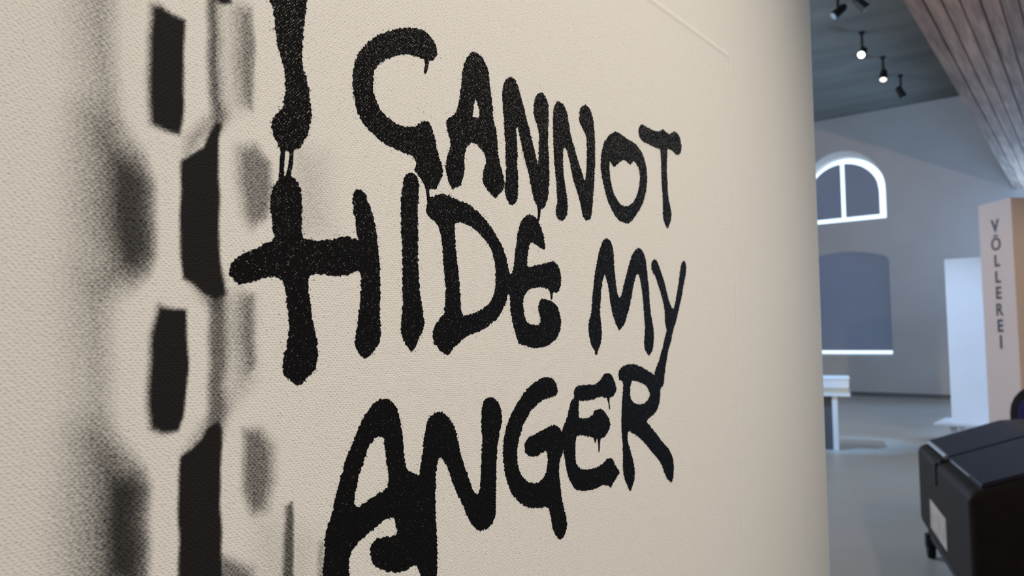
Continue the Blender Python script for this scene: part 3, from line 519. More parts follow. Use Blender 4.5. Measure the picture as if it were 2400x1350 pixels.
AIRBRUSH = [
 ([(87,500),(106.8,500),(112.9,-560),(93.4,-560)],0.1,22.33,12.18),
 ([(97.8,115.4),(106.5,118.7),(108.2,95.1),(109.3,79.9),(111.6,70.6),(105.8,66.5),(102,82.2)],0.5,12.18,4.06),
 ([(99.6,22.4),(111.7,23.3),(109.5,9.5),(108.7,-5.2),(109.8,-18.6),(111.7,-29.4),(114.2,-36.4),(107.1,-35.5),(103.8,-11.7)],0.46,12.18,4.87),
 ([(103.7,70.9),(111.7,67.1),(118.8,62.1),(122.2,54.7),(123.5,41.3),(124.1,30.5),(121.3,23.9),(115.9,19.7),(109.1,23.1),(104.8,36.3),(103,52.3)],0.95,15.22,2.44),
 ([(105.6,-28.8),(114.9,-35.4),(121.8,-40.3),(124.3,-45.8),(124,-54),(124.2,-67.6),(124.6,-81.2),(105.3,-76.2),(104.7,-57),(104.8,-40.4)],0.97,16.24,2.44),
 ([(119.7,114.5),(123,116),(126.8,114.6),(131.8,113.7),(132.2,102.4),(132.4,90.3),(132.1,76.6),(131.6,72.3),(127.2,72.8),(121.3,73.9),(119.7,81),(119.9,98.7)],1.06,2.17,0.83),
 ([(125.5,13.9),(130.3,12.7),(135.3,12.2),(136.1,1.4),(136.3,-13.2),(135.4,-24.6),(133.7,-29.1),(128.6,-29.2),(124.2,-27.2),(122.6,-19.5),(122.5,-7),(123.3,4.2)],1.06,2,0.67),
 ([(131.9,63.3),(136.6,67),(140.2,69.9),(142.3,75.8),(144.3,80.1),(146.8,80.7),(146,73.5),(146.3,59.5),(147,37.9),(148.1,25.8),(149.9,18.2),(145.8,16.5),(141,17.8),(137,20.8),(133.2,22.5),(132.3,36.4),(131.7,51.1)],1.06,0.83,0.83),
 ([(140,128.4),(144.3,130),(144.6,115.7),(145.5,101.7),(146.6,89.3),(148.4,83.4),(146,78.2),(143.3,76),(141.5,92.7),(140.5,108)],0.85,1.83,3.65),
 ([(143.7,17.9),(149.9,19.7),(151.2,1.4),(149.8,-13.8),(151.7,-22.9),(149.4,-31.7),(144.6,-31.3),(143.8,-13.5),(143.7,4.4)],0.8,1.83,3.25),
 ([(133.9,-37.6),(137.7,-35.6),(141.4,-32.4),(144.2,-28.3),(148.5,-26.4),(149.7,-28.8),(149.3,-37.7),(149.6,-51.1),(150.2,-70.3),(151.6,-88.1),(134.6,-83.8),(134.2,-62.8),(133.9,-48.7)],1.06,0.83,0.67),
 ([(152.7,124.1),(158,126.4),(159.5,115.6),(159.7,97.6),(159.2,87.3),(155.2,89.9),(152.8,105.4)],0.66,5.07,1.22),
 ([(153.8,71.9),(160.9,74.9),(167.4,69.6),(168.2,59.9),(166,48.1),(159.8,43.3),(156.1,48.4),(154.1,60.8)],0.72,4.47,2.03),
 ([(155.4,18.4),(161.2,18.7),(162,4.5),(161.9,-8.1),(158.3,-11),(155.8,1.4)],0.64,5.28,1.62),
 ([(157.8,-31),(164.9,-30.9),(170.1,-38.5),(170.7,-51.1),(168.2,-60.1),(162,-61.3),(158.3,-52.4)],0.78,2.44,4.47),
 ([(176.1,-61.5),(179.5,-59.6),(180.3,-73.4),(180.9,-95.7),(176,-94.4),(175.7,-78.7)],0.85,1.62,0.61),
 ([(192.1,-77.3),(194.6,-77.8),(195.3,-99.4),(191.2,-98.3)],0.5,1.62,1.62),
 ([(150.4,-73.3),(156.3,-77.5),(162.4,-81.1),(165.2,-91.7),(149.9,-87.7)],0.75,1.62,4.06),
 ([(133.8,71.7),(141.8,82.7),(144.4,77.8),(132.8,63.2)],0.5,3.25,2.84),
 ([(135.4,-36.1),(144.1,-24.6),(147.7,-28.6),(134.8,-41)],0.5,3.25,2.84),
 ([(136.2,21.2),(148.1,25.8),(148.4,12.8),(141.9,14.1)],0.5,2.84,2.84),
 ([(144.9,125.4),(156.1,129.4),(157.9,87.3),(148.4,83.4)],0.2,5.07,5.07),
 ([(177.9,78.4),(192.4,76),(194.9,46.5),(178.5,41.2),(178.1,68.2)],0.22,5.07,12.18),
 ([(150.8,16.7),(162.1,17.2),(162.7,-14.3),(151,-25.9)],0.25,4.06,4.06),
 ([(163.7,-60.9),(190.4,-73.7),(190.8,-98.2),(164.3,-91.4)],0.15,8.12,8.12),
 ([(99.6,-491),(111.7,-490.1),(109.5,-503.9),(108.7,-518.6),(109.8,-532),(111.7,-542.8),(114.2,-549.8),(107.1,-548.9),(103.8,-525.1)],0.46,12.18,4.87),
 ([(103.7,-442.5),(111.7,-446.3),(118.8,-451.3),(122.2,-458.7),(123.5,-472.1),(124.1,-482.9),(121.3,-489.5),(115.9,-493.7),(109.1,-490.3),(104.8,-477.1),(103,-461.1)],0.95,15.22,2.44),
 ([(125.5,-499.5),(130.3,-500.7),(135.3,-501.2),(136.1,-512),(136.3,-526.6),(135.4,-538),(133.7,-542.5),(128.6,-542.6),(124.2,-540.6),(122.6,-532.9),(122.5,-520.4),(123.3,-509.2)],1.06,2,0.67),
 ([(131.9,-450.1),(136.6,-446.4),(140.2,-443.5),(142.3,-437.6),(144.3,-433.3),(146.8,-432.7),(146,-439.9),(146.3,-453.9),(147,-475.5),(148.1,-487.6),(149.9,-495.2),(145.8,-496.9),(141,-495.6),(137,-492.6),(133.2,-490.9),(132.3,-477),(131.7,-462.3)],1.06,0.83,0.83),
 ([(143.7,-495.5),(149.9,-493.7),(151.2,-512),(149.8,-527.2),(151.7,-536.3),(149.4,-545.1),(144.6,-544.7),(143.8,-526.9),(143.7,-509)],0.8,1.83,3.25),
 ([(153.8,-441.5),(160.9,-438.5),(167.4,-443.8),(168.2,-453.5),(166,-465.3),(159.8,-470.1),(156.1,-465),(154.1,-452.6)],0.72,4.47,2.03),
 ([(155.4,-495),(161.2,-494.7),(162,-508.9),(161.9,-521.5),(158.3,-524.4),(155.8,-512)],0.64,5.28,1.62),
 ([(136.2,-492.2),(148.1,-487.6),(148.4,-500.6),(141.9,-499.3)],0.5,2.84,2.84),
 ([(177.9,-435),(192.4,-437.4),(194.9,-466.9),(178.5,-472.2),(178.1,-445.2)],0.22,5.07,12.18),
 ([(150.8,-496.7),(162.1,-496.2),(162.7,-527.7),(151,-539.3)],0.25,4.06,4.06),
 ([(99.6,-388.3),(111.7,-387.4),(109.5,-401.2),(108.7,-415.9),(109.8,-429.3),(111.7,-440.1),(114.2,-447.1),(107.1,-446.2),(103.8,-422.4)],0.46,12.18,4.87),
 ([(103.7,-339.8),(111.7,-343.6),(118.8,-348.6),(122.2,-356),(123.5,-369.4),(124.1,-380.2),(121.3,-386.8),(115.9,-391),(109.1,-387.6),(104.8,-374.4),(103,-358.4)],0.95,15.22,2.44),
 ([(125.5,-396.8),(130.3,-398),(135.3,-398.5),(136.1,-409.3),(136.3,-423.9),(135.4,-435.3),(133.7,-439.8),(128.6,-439.9),(124.2,-437.9),(122.6,-430.2),(122.5,-417.7),(123.3,-406.5)],1.06,2,0.67),
 ([(131.9,-347.4),(136.6,-343.7),(140.2,-340.8),(142.3,-334.9),(144.3,-330.6),(146.8,-330),(146,-337.2),(146.3,-351.2),(147,-372.8),(148.1,-384.9),(149.9,-392.5),(145.8,-394.2),(141,-392.9),(137,-389.9),(133.2,-388.2),(132.3,-374.3),(131.7,-359.6)],1.06,0.83,0.83),
 ([(143.7,-392.8),(149.9,-391),(151.2,-409.3),(149.8,-424.5),(151.7,-433.6),(149.4,-442.4),(144.6,-442),(143.8,-424.2),(143.7,-406.3)],0.8,1.83,3.25),
 ([(153.8,-338.8),(160.9,-335.8),(167.4,-341.1),(168.2,-350.8),(166,-362.6),(159.8,-367.4),(156.1,-362.3),(154.1,-349.9)],0.72,4.47,2.03),
 ([(155.4,-392.3),(161.2,-392),(162,-406.2),(161.9,-418.8),(158.3,-421.7),(155.8,-409.3)],0.64,5.28,1.62),
 ([(136.2,-389.5),(148.1,-384.9),(148.4,-397.9),(141.9,-396.6)],0.5,2.84,2.84),
 ([(177.9,-332.3),(192.4,-334.7),(194.9,-364.2),(178.5,-369.5),(178.1,-342.5)],0.22,5.07,12.18),
 ([(150.8,-394),(162.1,-393.5),(162.7,-425),(151,-436.6)],0.25,4.06,4.06),
 ([(99.6,-285.6),(111.7,-284.7),(109.5,-298.5),(108.7,-313.2),(109.8,-326.6),(111.7,-337.4),(114.2,-344.4),(107.1,-343.5),(103.8,-319.7)],0.46,12.18,4.87),
 ([(103.7,-237.1),(111.7,-240.9),(118.8,-245.9),(122.2,-253.3),(123.5,-266.7),(124.1,-277.5),(121.3,-284.2),(115.9,-288.3),(109.1,-284.9),(104.8,-271.7),(103,-255.7)],0.95,15.22,2.44),
 ([(125.5,-294.2),(130.3,-295.3),(135.3,-295.8),(136.1,-306.6),(136.3,-321.2),(135.4,-332.6),(133.7,-337.2),(128.6,-337.2),(124.2,-335.2),(122.6,-327.5),(122.5,-315),(123.3,-303.8)],1.06,2,0.67),
 ([(131.9,-244.7),(136.6,-241),(140.2,-238.1),(142.3,-232.2),(144.3,-227.9),(146.8,-227.3),(146,-234.5),(146.3,-248.5),(147,-270.2),(148.1,-282.2),(149.9,-289.8),(145.8,-291.5),(141,-290.2),(137,-287.2),(133.2,-285.5),(132.3,-271.6),(131.7,-256.9)],1.06,0.83,0.83),
 ([(143.7,-290.2),(149.9,-288.3),(151.2,-306.6),(149.8,-321.8),(151.7,-330.9),(149.4,-339.7),(144.6,-339.3),(143.8,-321.5),(143.7,-303.6)],0.8,1.83,3.25),
 ([(153.8,-236.1),(160.9,-233.1),(167.4,-238.4),(168.2,-248.1),(166,-259.9),(159.8,-264.7),(156.1,-259.6),(154.1,-247.2)],0.72,4.47,2.03),
 ([(155.4,-289.6),(161.2,-289.3),(162,-303.5),(161.9,-316.2),(158.3,-319),(155.8,-306.6)],0.64,5.28,1.62),
 ([(136.2,-286.8),(148.1,-282.2),(148.4,-295.2),(141.9,-293.9)],0.5,2.84,2.84),
 ([(177.9,-229.6),(192.4,-232),(194.9,-261.5),(178.5,-266.8),(178.1,-239.8)],0.22,5.07,12.18),
 ([(150.8,-291.3),(162.1,-290.8),(162.7,-322.3),(151,-333.9)],0.25,4.06,4.06),
 ([(99.6,-183),(111.7,-182.1),(109.5,-195.9),(108.7,-210.6),(109.8,-224),(111.7,-234.8),(114.2,-241.8),(107.1,-240.9),(103.8,-217.1)],0.46,12.18,4.87),
 ([(103.7,-134.5),(111.7,-138.3),(118.8,-143.3),(122.2,-150.7),(123.5,-164.1),(124.1,-174.9),(121.3,-181.5),(115.9,-185.7),(109.1,-182.3),(104.8,-169.1),(103,-153.1)],0.95,15.22,2.44),
 ([(125.5,-191.5),(130.3,-192.7),(135.3,-193.2),(136.1,-204),(136.3,-218.6),(135.4,-230),(133.7,-234.5),(128.6,-234.6),(124.2,-232.6),(122.6,-224.9),(122.5,-212.4),(123.3,-201.2)],1.06,2,0.67),
 ([(131.9,-142.1),(136.6,-138.4),(140.2,-135.5),(142.3,-129.6),(144.3,-125.3),(146.8,-124.7),(146,-131.9),(146.3,-145.9),(147,-167.5),(148.1,-179.6),(149.9,-187.2),(145.8,-188.9),(141,-187.6),(137,-184.6),(133.2,-182.9),(132.3,-169),(131.7,-154.3)],1.06,0.83,0.83),
 ([(143.7,-187.5),(149.9,-185.7),(151.2,-204),(149.8,-219.2),(151.7,-228.3),(149.4,-237.1),(144.6,-236.7),(143.8,-218.9),(143.7,-201)],0.8,1.83,3.25),
 ([(153.8,-133.5),(160.9,-130.5),(167.4,-135.8),(168.2,-145.5),(166,-157.3),(159.8,-162.1),(156.1,-157),(154.1,-144.6)],0.72,4.47,2.03),
 ([(155.4,-187),(161.2,-186.7),(162,-200.9),(161.9,-213.5),(158.3,-216.4),(155.8,-204)],0.64,5.28,1.62),
 ([(136.2,-184.2),(148.1,-179.6),(148.4,-192.6),(141.9,-191.3)],0.5,2.84,2.84),
 ([(177.9,-127),(192.4,-129.4),(194.9,-158.9),(178.5,-164.2),(178.1,-137.2)],0.22,5.07,12.18),
 ([(150.8,-188.7),(162.1,-188.2),(162.7,-219.7),(151,-231.3)],0.25,4.06,4.06),
 ([(125.5,-88.8),(130.3,-90),(135.3,-90.5),(136.1,-101.3),(136.3,-115.9),(135.4,-127.3),(133.7,-131.8),(128.6,-131.9),(124.2,-129.9),(122.6,-122.2),(122.5,-109.7),(123.3,-98.5)],1.06,2,0.67),
 ([(143.7,-84.8),(149.9,-83),(151.2,-101.3),(149.8,-116.5),(151.7,-125.6),(149.4,-134.4),(144.6,-134),(143.8,-116.2),(143.7,-98.3)],0.8,1.83,3.25),
 ([(155.4,-84.3),(161.2,-84),(162,-98.2),(161.9,-110.8),(158.3,-113.7),(155.8,-101.3)],0.64,5.28,1.62),
 ([(150.8,-86),(162.1,-85.5),(162.7,-117),(151,-128.6)],0.25,4.06,4.06),
 ([(103.7,178.6),(111.7,174.8),(118.8,169.8),(122.2,162.4),(123.5,149),(124.1,138.2),(121.3,131.6),(115.9,127.4),(109.1,130.8),(104.8,144),(103,160)],0.95,15.22,2.44),
 ([(131.9,171),(136.6,174.7),(140.2,177.6),(142.3,183.5),(144.3,187.8),(146.8,188.4),(146,181.2),(146.3,167.2),(147,145.6),(148.1,133.5),(149.9,125.9),(145.8,124.2),(141,125.5),(137,128.5),(133.2,130.2),(132.3,144.1),(131.7,158.8)],1.06,0.83,0.83),
 ([(153.8,179.6),(160.9,182.6),(167.4,177.3),(168.2,167.6),(166,155.8),(159.8,151),(156.1,156.1),(154.1,168.5)],0.72,4.47,2.03),
 ([(177.9,186.1),(192.4,183.7),(194.9,154.2),(178.5,148.9),(178.1,175.9)],0.22,5.07,12.18),
 ([(99.6,232.8),(111.7,233.7),(109.5,219.9),(108.7,205.2),(109.8,191.8),(111.7,181),(114.2,174),(107.1,174.9),(103.8,198.7)],0.46,12.18,4.87),
 ([(103.7,281.3),(111.7,277.5),(118.8,272.5),(122.2,265.1),(123.5,251.7),(124.1,240.9),(121.3,234.3),(115.9,230.1),(109.1,233.5),(104.8,246.7),(103,262.7)],0.95,15.22,2.44),
 ([(125.5,224.3),(130.3,223.1),(135.3,222.6),(136.1,211.8),(136.3,197.2),(135.4,185.8),(133.7,181.3),(128.6,181.2),(124.2,183.2),(122.6,190.9),(122.5,203.4),(123.3,214.6)],1.06,2,0.67),
 ([(131.9,273.7),(136.6,277.4),(140.2,280.3),(142.3,286.2),(144.3,290.5),(146.8,291.1),(146,283.9),(146.3,269.9),(147,248.3),(148.1,236.2),(149.9,228.6),(145.8,226.9),(141,228.2),(137,231.2),(133.2,232.9),(132.3,246.8),(131.7,261.5)],1.06,0.83,0.83),
 ([(143.7,228.3),(149.9,230.1),(151.2,211.8),(149.8,196.6),(151.7,187.5),(149.4,178.7),(144.6,179.1),(143.8,196.9),(143.7,214.8)],0.8,1.83,3.25),
 ([(153.8,282.3),(160.9,285.3),(167.4,280),(168.2,270.3),(166,258.5),(159.8,253.7),(156.1,258.8),(154.1,271.2)],0.72,4.47,2.03),
 ([(155.4,228.8),(161.2,229.1),(162,214.9),(161.9,202.3),(158.3,199.4),(155.8,211.8)],0.64,5.28,1.62),
 ([(136.2,231.6),(148.1,236.2),(148.4,223.2),(141.9,224.5)],0.5,2.84,2.84),
 ([(177.9,288.8),(192.4,286.4),(194.9,256.9),(178.5,251.6),(178.1,278.6)],0.22,5.07,12.18),
 ([(150.8,227.1),(162.1,227.6),(162.7,196.1),(151,184.5)],0.25,4.06,4.06),
 ([(99.6,335.4),(111.7,336.3),(109.5,322.5),(108.7,307.8),(109.8,294.4),(111.7,283.6),(114.2,276.6),(107.1,277.5),(103.8,301.3)],0.46,12.18,4.87),
 ([(103.7,383.9),(111.7,380.2),(118.8,375.2),(122.2,367.7),(123.5,354.3),(124.1,343.5),(121.3,336.9),(115.9,332.7),(109.1,336.2),(104.8,349.3),(103,365.3)],0.95,15.22,2.44),
 ([(125.5,326.9),(130.3,325.7),(135.3,325.2),(136.1,314.4),(136.3,299.8),(135.4,288.4),(133.7,283.9),(128.6,283.8),(124.2,285.8),(122.6,293.5),(122.5,306),(123.3,317.2)],1.06,2,0.67),
 ([(131.9,376.3),(136.6,380),(140.2,382.9),(142.3,388.8),(144.3,393.2),(146.8,393.7),(146,386.5),(146.3,372.5),(147,350.9),(148.1,338.8),(149.9,331.2),(145.8,329.5),(141,330.8),(137,333.8),(133.2,335.5),(132.3,349.4),(131.7,364.2)],1.06,0.83,0.83),
 ([(143.7,330.9),(149.9,332.7),(151.2,314.4),(149.8,299.2),(151.7,290.2),(149.4,281.3),(144.6,281.7),(143.8,299.5),(143.7,317.4)],0.8,1.83,3.25),
 ([(153.8,384.9),(160.9,387.9),(167.4,382.6),(168.2,372.9),(166,361.2),(159.8,356.3),(156.1,361.4),(154.1,373.8)],0.72,4.47,2.03),
 ([(155.4,331.4),(161.2,331.7),(162,317.5),(161.9,304.9),(158.3,302),(155.8,314.4)],0.64,5.28,1.62),
 ([(136.2,334.2),(148.1,338.8),(148.4,325.8),(141.9,327.2)],0.5,2.84,2.84),
 ([(177.9,391.4),(192.4,389),(194.9,359.5),(178.5,354.2),(178.1,381.2)],0.22,5.07,12.18),
 ([(150.8,329.7),(162.1,330.2),(162.7,298.7),(151,287.2)],0.25,4.06,4.06),
 ([(99.6,438.1),(111.7,439),(109.5,425.2),(108.7,410.5),(109.8,397.1),(111.7,386.3),(114.2,379.3),(107.1,380.2),(103.8,404)],0.46,12.18,4.87),
 ([(103.7,486.6),(111.7,482.8),(118.8,477.8),(122.2,470.4),(123.5,457),(124.1,446.2),(121.3,439.6),(115.9,435.4),(109.1,438.8),(104.8,452),(103,468)],0.95,15.22,2.44),
 ([(125.5,429.6),(130.3,428.4),(135.3,427.9),(136.1,417.1),(136.3,402.5),(135.4,391.1),(133.7,386.6),(128.6,386.5),(124.2,388.5),(122.6,396.2),(122.5,408.7),(123.3,419.9)],1.06,2,0.67),
 ([(131.9,479),(136.6,482.7),(140.2,485.6),(142.3,491.5),(144.3,495.8),(146.8,496.4),(146,489.2),(146.3,475.2),(147,453.6),(148.1,441.5),(149.9,433.9),(145.8,432.2),(141,433.5),(137,436.5),(133.2,438.2),(132.3,452.1),(131.7,466.8)],1.06,0.83,0.83),
 ([(143.7,433.6),(149.9,435.4),(151.2,417.1),(149.8,401.9),(151.7,392.8),(149.4,384),(144.6,384.4),(143.8,402.2),(143.7,420.1)],0.8,1.83,3.25),
 ([(153.8,487.6),(160.9,490.6),(167.4,485.3),(168.2,475.6),(166,463.8),(159.8,459),(156.1,464.1),(154.1,476.5)],0.72,4.47,2.03),
 ([(155.4,434.1),(161.2,434.4),(162,420.2),(161.9,407.6),(158.3,404.7),(155.8,417.1)],0.64,5.28,1.62),
 ([(136.2,436.9),(148.1,441.5),(148.4,428.5),(141.9,429.8)],0.5,2.84,2.84),
 ([(177.9,494.1),(192.4,491.7),(194.9,462.2),(178.5,456.9),(178.1,483.9)],0.22,5.07,12.18),
 ([(150.8,432.4),(162.1,432.9),(162.7,401.4),(151,389.8)],0.25,4.06,4.06),
]

CY0, CZ0, CX0 = 0.0, 0.75, -0.25
Y_END, Y_START, Z_TOP = 0.855, -0.95, 1.781
RY, RZ = 0.618, 1.545            # inner edge of the stretcher bars showing through
canvas = empty('painted_canvas', (CX0, CY0, CZ0))
tag(canvas, 'large cream canvas with a sprayed chain and black hand-painted words CANNOT HIDE MY ANGER', 'painting')

def sdf(P, poly):
    """signed distance, positive inside"""
    n = len(poly)
    d = np.full(len(P), 1e9)
    ins = np.zeros(len(P), bool)
    for i in range(n):
        a = np.array(poly[i]); b = np.array(poly[(i + 1) % n])
        e = b - a
        wv = P - a
        t = np.clip((wv @ e) / (e @ e + 1e-12), 0, 1)
        d = np.minimum(d, np.hypot(wv[:, 0] - t * e[0], wv[:, 1] - t * e[1]))
        c = (a[1] > P[:, 1]) != (b[1] > P[:, 1])
        xi = a[0] + (P[:, 1] - a[1]) / (e[1] if abs(e[1]) > 1e-9 else 1e-9) * e[0]
        ins ^= c & (P[:, 0] < xi)
    return np.where(ins, d, -d)

def lines(segs):
    out = []
    for a, b, st in segs:
        n = max(1, int(round((b - a) / st)))
        out += [a + (b - a) * k / n for k in range(n)]
    out.append(segs[-1][1])
    return out

ys = lines([(Y_START + 0.004, 0.04, 0.03), (0.04, 0.085, 0.003), (0.085, 0.225, 0.0007), (0.225, RY - 0.008, 0.012), (RY - 0.008, RY + 0.008, 0.0008), (RY + 0.008, Y_END - 0.004, 0.012)])
zs = lines([(CZ0 + 0.004, 1.19, 0.0025), (1.19, 1.455, 0.0009), (1.455, RZ - 0.008, 0.0025), (RZ - 0.008, RZ + 0.008, 0.0008), (RZ + 0.008, Z_TOP - 0.004, 0.0025)])
ny, nz = len(ys), len(zs)
Yg, Zg = np.meshgrid(np.array(ys), np.array(zs), indexing='ij')
relief = np.zeros_like(Yg)
relief += 0.00011 * np.exp(-((Yg - RY) / 0.0018) ** 2) * (Zg < RZ)
relief += 0.0004 * np.exp(-((Zg - RZ) / 0.0018) ** 2) * (Yg < RY)
P = np.stack([Yg.ravel() * 1000, (Zg.ravel() - 1.3) * 1000], 1)
dens = np.zeros(len(P))
near = (P[:, 0] > 40) & (P[:, 0] < 240)
Pn = P[near]
dn = np.zeros(len(Pn))
wob = np.stack([np.sin(Pn[:, 1] * 0.21) * 0.25 + np.sin(Pn[:, 1] * 0.43 + 1) * 0.15, np.sin(Pn[:, 0] * 0.31) * 0.3], 1)
for poly, de, wl, wr in AIRBRUSH:
    s = sdf(Pn + wob, poly)
    x0 = min(p[0] for p in poly); x1 = max(p[0] for p in poly)
    f = np.clip((Pn[:, 0] - x0) / (x1 - x0), 0, 1)
    wd = wl * (1 - f) + wr * f
    t = np.clip(s / wd * 0.5 + 0.5, 0, 1)
    dn = 1 - (1 - dn) * (1 - np.minimum(1, de * t * t * (3 - 2 * t)))
dens[near] = dn
verts = np.stack([relief.ravel(), Yg.ravel() - CY0, Zg.ravel() - CZ0], 1).tolist()
faces = []
for a in range(ny - 1):
    o0 = a * nz
    for b in range(nz - 1):
        k = o0 + b
        faces.append((k, k + nz, k + nz + 1, k + 1))
# wrapped edges, folded round the stretcher
front = len(verts)
ring = [a * nz for a in range(ny)] + [(ny - 1) * nz + b for b in range(1, nz)] + [a * nz + nz - 1 for a in range(ny - 2, -1, -1)] + [b for b in range(nz - 2, 0, -1)]
prev = ring
for off, dx in ((0.0025, -0.0008), (0.004, -0.004), (0.004, -0.048)):
    cur = []
    for idx in ring:
        p = verts[idx]
        yy, zz = p[1] + CY0, p[2] + CZ0
        dy = off if yy > Y_END - 0.005 else (-off if yy < Y_START + 0.005 else 0)
        dz = off if zz > Z_TOP - 0.005 else (-off if zz < CZ0 + 0.005 else 0)
        verts.append([dx, p[1] + dy, p[2] + dz])
        cur.append(len(verts) - 1)
    m = len(ring)
    for k in range(m):
        faces.append((prev[k], cur[k], cur[(k + 1) % m], prev[(k + 1) % m]))
    prev = cur
me = bpy.data.meshes.new('canvas_cloth')
me.from_pydata(verts, [], faces)
bm = bmesh.new(); bm.from_mesh(me); bmesh.ops.recalc_face_normals(bm, faces=bm.faces); bm.to_mesh(me); bm.free()
if me.polygons[0].normal.x < 0:
    me.flip_normals()
for p in me.polygons: p.use_smooth = True
ca = me.attributes.new('pigment', 'FLOAT', 'POINT')
dd = np.zeros(len(verts), dtype=np.float32)
dd[:front] = dens
ca.data.foreach_set('value', dd)
me.materials.append(CANVAS)
cl = bpy.data.objects.new('canvas_cloth', me)
COL.objects.link(cl)
cl.parent = canvas
cl['label'] = 'cream woven canvas with a soft airbrushed black chain'

for (a0, a1, c0, c1) in ((Y_START, Y_END, 1.5, Z_TOP), (Y_START, Y_END, CZ0, CZ0 + 0.236), (Y_START, Y_START + 0.236, CZ0 + 0.236, 1.5), (RY, Y_END, CZ0 + 0.236, 1.5)):
    bx('stretcher_bar', WOOD, canvas, -0.046, -0.006, a0 + 0.002, a1 - 0.002, c0 + 0.002 - CZ0, c1 - 0.002 - CZ0)

def smooth_loop(pts, step=0.75):
    """closed Catmull-Rom through the points, resampled"""
    n = len(pts)
    out = []
    for i in range(n):
        p0, p1, p2, p3 = (np.array(pts[(i + k) % n], float) for k in (-1, 0, 1, 2))
        m = max(1, int(np.hypot(*(p2 - p1)) / step))
        for k in range(m):
            t = k / m
            out.append(0.5 * ((2 * p1) + (p2 - p0) * t + (2 * p0 - 5 * p1 + 4 * p2 - p3) * t * t + (3 * p1 - p0 - 3 * p2 + p3) * t ** 3))
    return np.array(out)

def ragged(L, amp):
    """small teeth where the spray caught on the threads"""
    n = len(L)
    tang = np.roll(L, -1, 0) - np.roll(L, 1, 0)
    nor = np.stack([tang[:, 1], -tang[:, 0]], 1)
    nor /= np.linalg.norm(nor, axis=1)[:, None] + 1e-9
    j = np.array([rnd.gauss(0, 1) for _ in range(n)]) * amp
    return L + nor * j[:, None]

spat = MB()
def blot(s, t, r, el=1.0, an=0.0):
    n = 6
    vs = []
    for k in range(n):
        a = 2 * math.pi * k / n
        u, v = r * el * math.cos(a), r * math.sin(a)
        vs.append((0.00018, (s + u * math.cos(an) - v * math.sin(an)) / 1000 - CY0, (t + u * math.sin(an) + v * math.cos(an)) / 1000 + 1.3 - CZ0))
    spat.add(vs, [tuple(range(n))])

for idx, (nm, lab, outer, holes) in enumerate(LETTERS):
    drip = nm == 'paint_drip'
    lo = [smooth_loop(q, 0.35 if drip else 0.6) for q in [outer] + holes]
    if not drip:
        for L in lo:
            n = len(L)
            for k in range(0, n, 1):
                if rnd.random() < 0.5:
                    tg = L[(k + 1) % n] - L[k - 1]
                    an = math.atan2(tg[1], tg[0]) + rnd.choice((-1, 1)) * math.pi / 2 + rnd.gauss(0, .4)
                    dd_ = rnd.expovariate(1 / 0.9) + 0.15
                    blot(L[k][0] + math.cos(an) * dd_, L[k][1] + math.sin(an) * dd_, rnd.uniform(0.06, 0.19), rnd.uniform(1, 1.8), an)
    lo = [ragged(L, 0.06 if drip else 0.27) for L in lo]
    ht = 0.00022 + 0.000006 * idx
    to3 = lambda a, b, d: (d, a / 1000 - CY0, b / 1000 + 1.3 - CZ0)
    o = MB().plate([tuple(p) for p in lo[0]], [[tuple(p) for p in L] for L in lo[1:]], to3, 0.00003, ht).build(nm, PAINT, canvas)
    if lab:
        o['label'] = 'black sprayed ' + lab
for k in range(3500):
    # loose overspray on the open canvas
    s = rnd.uniform(150, 470); t = rnd.uniform(-150, 200)
    if s > 260 and rnd.random() < 0.75: continue
    blot(s, t, rnd.uniform(0.04, 0.12), rnd.uniform(1, 1.6), rnd.uniform(0, 3))
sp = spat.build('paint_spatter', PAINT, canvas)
sp['kind'] = 'stuff'

# ================================================================== spotlights
def spotlight_parts(root, lens_mat, aim):
    """track head: adapter under the rail, yoke, tilted can, lens. root sits at the rail"""
    aim = Vector(aim).normalized()
    if root.location.z > 5:
        MB().tube((0, 0, ZC - root.location.z - 0.04), (0, 0, ZC - root.location.z), 0.05).build('ceiling_mount', BLACKM, root)
        MB().tube((0, 0, ZC - root.location.z - 0.04), (0, 0, -0.16), 0.022).build('stem', BLACKM, root)
    else:
        MB().box(-0.018, 0.018, -0.09, 0.09, -0.06, 0.0).build('adapter', BLACKM, root, 0.004)
        MB().tube((0, 0, -0.06), (0, 0, -0.16), 0.014).build('stem', BLACKM, root)
    c = Vector((0, 0, -0.22))
    can = MB().tube(c - aim * 0.11, c + aim * 0.09, 0.062, 0.075, 20)
    can.tube(c - aim * 0.15, c - aim * 0.11, 0.04, 0.062, 20)
    can.build('lamp_housing', BLACKM, root, 0.004)
    MB().tube(c + aim * 0.0905, c + aim * 0.1, 0.060, 0.056, 20).build('lens', lens_mat, root)
    return c + aim * 0.13

LENS_ON = mat('spot_lens_lit', (0.9, 0.9, 0.9), 0.3, emit=(0.95, 0.98, 1.0), estr=6.0)
LENS_WARM = mat('spot_lens_warm', (0.9, 0.9, 0.9), 0.3, emit=(1.0, 0.86, 0.68), estr=2.2)
LENS_OFF = mat('spot_lens_grey', (0.45, 0.5, 0.58), 0.25)

def rail(label, x, y0, y1, z=6.7):
    r = empty('lighting_track', (x, (y0 + y1) / 2, z))
    tag(r, label, 'lighting track')
    h = (y1 - y0) / 2
    bx('rail', BLACKM, r, -0.02, 0.02, -h, h, 0, 0.035)
    for k in range(3):
        bx('hanger', BLACKM, r, -0.006, 0.006, -h * 0.9 + k * h * 0.9 - 0.006, -h * 0.9 + k * h * 0.9 + 0.006, 0.035, ZC - z)
    return r

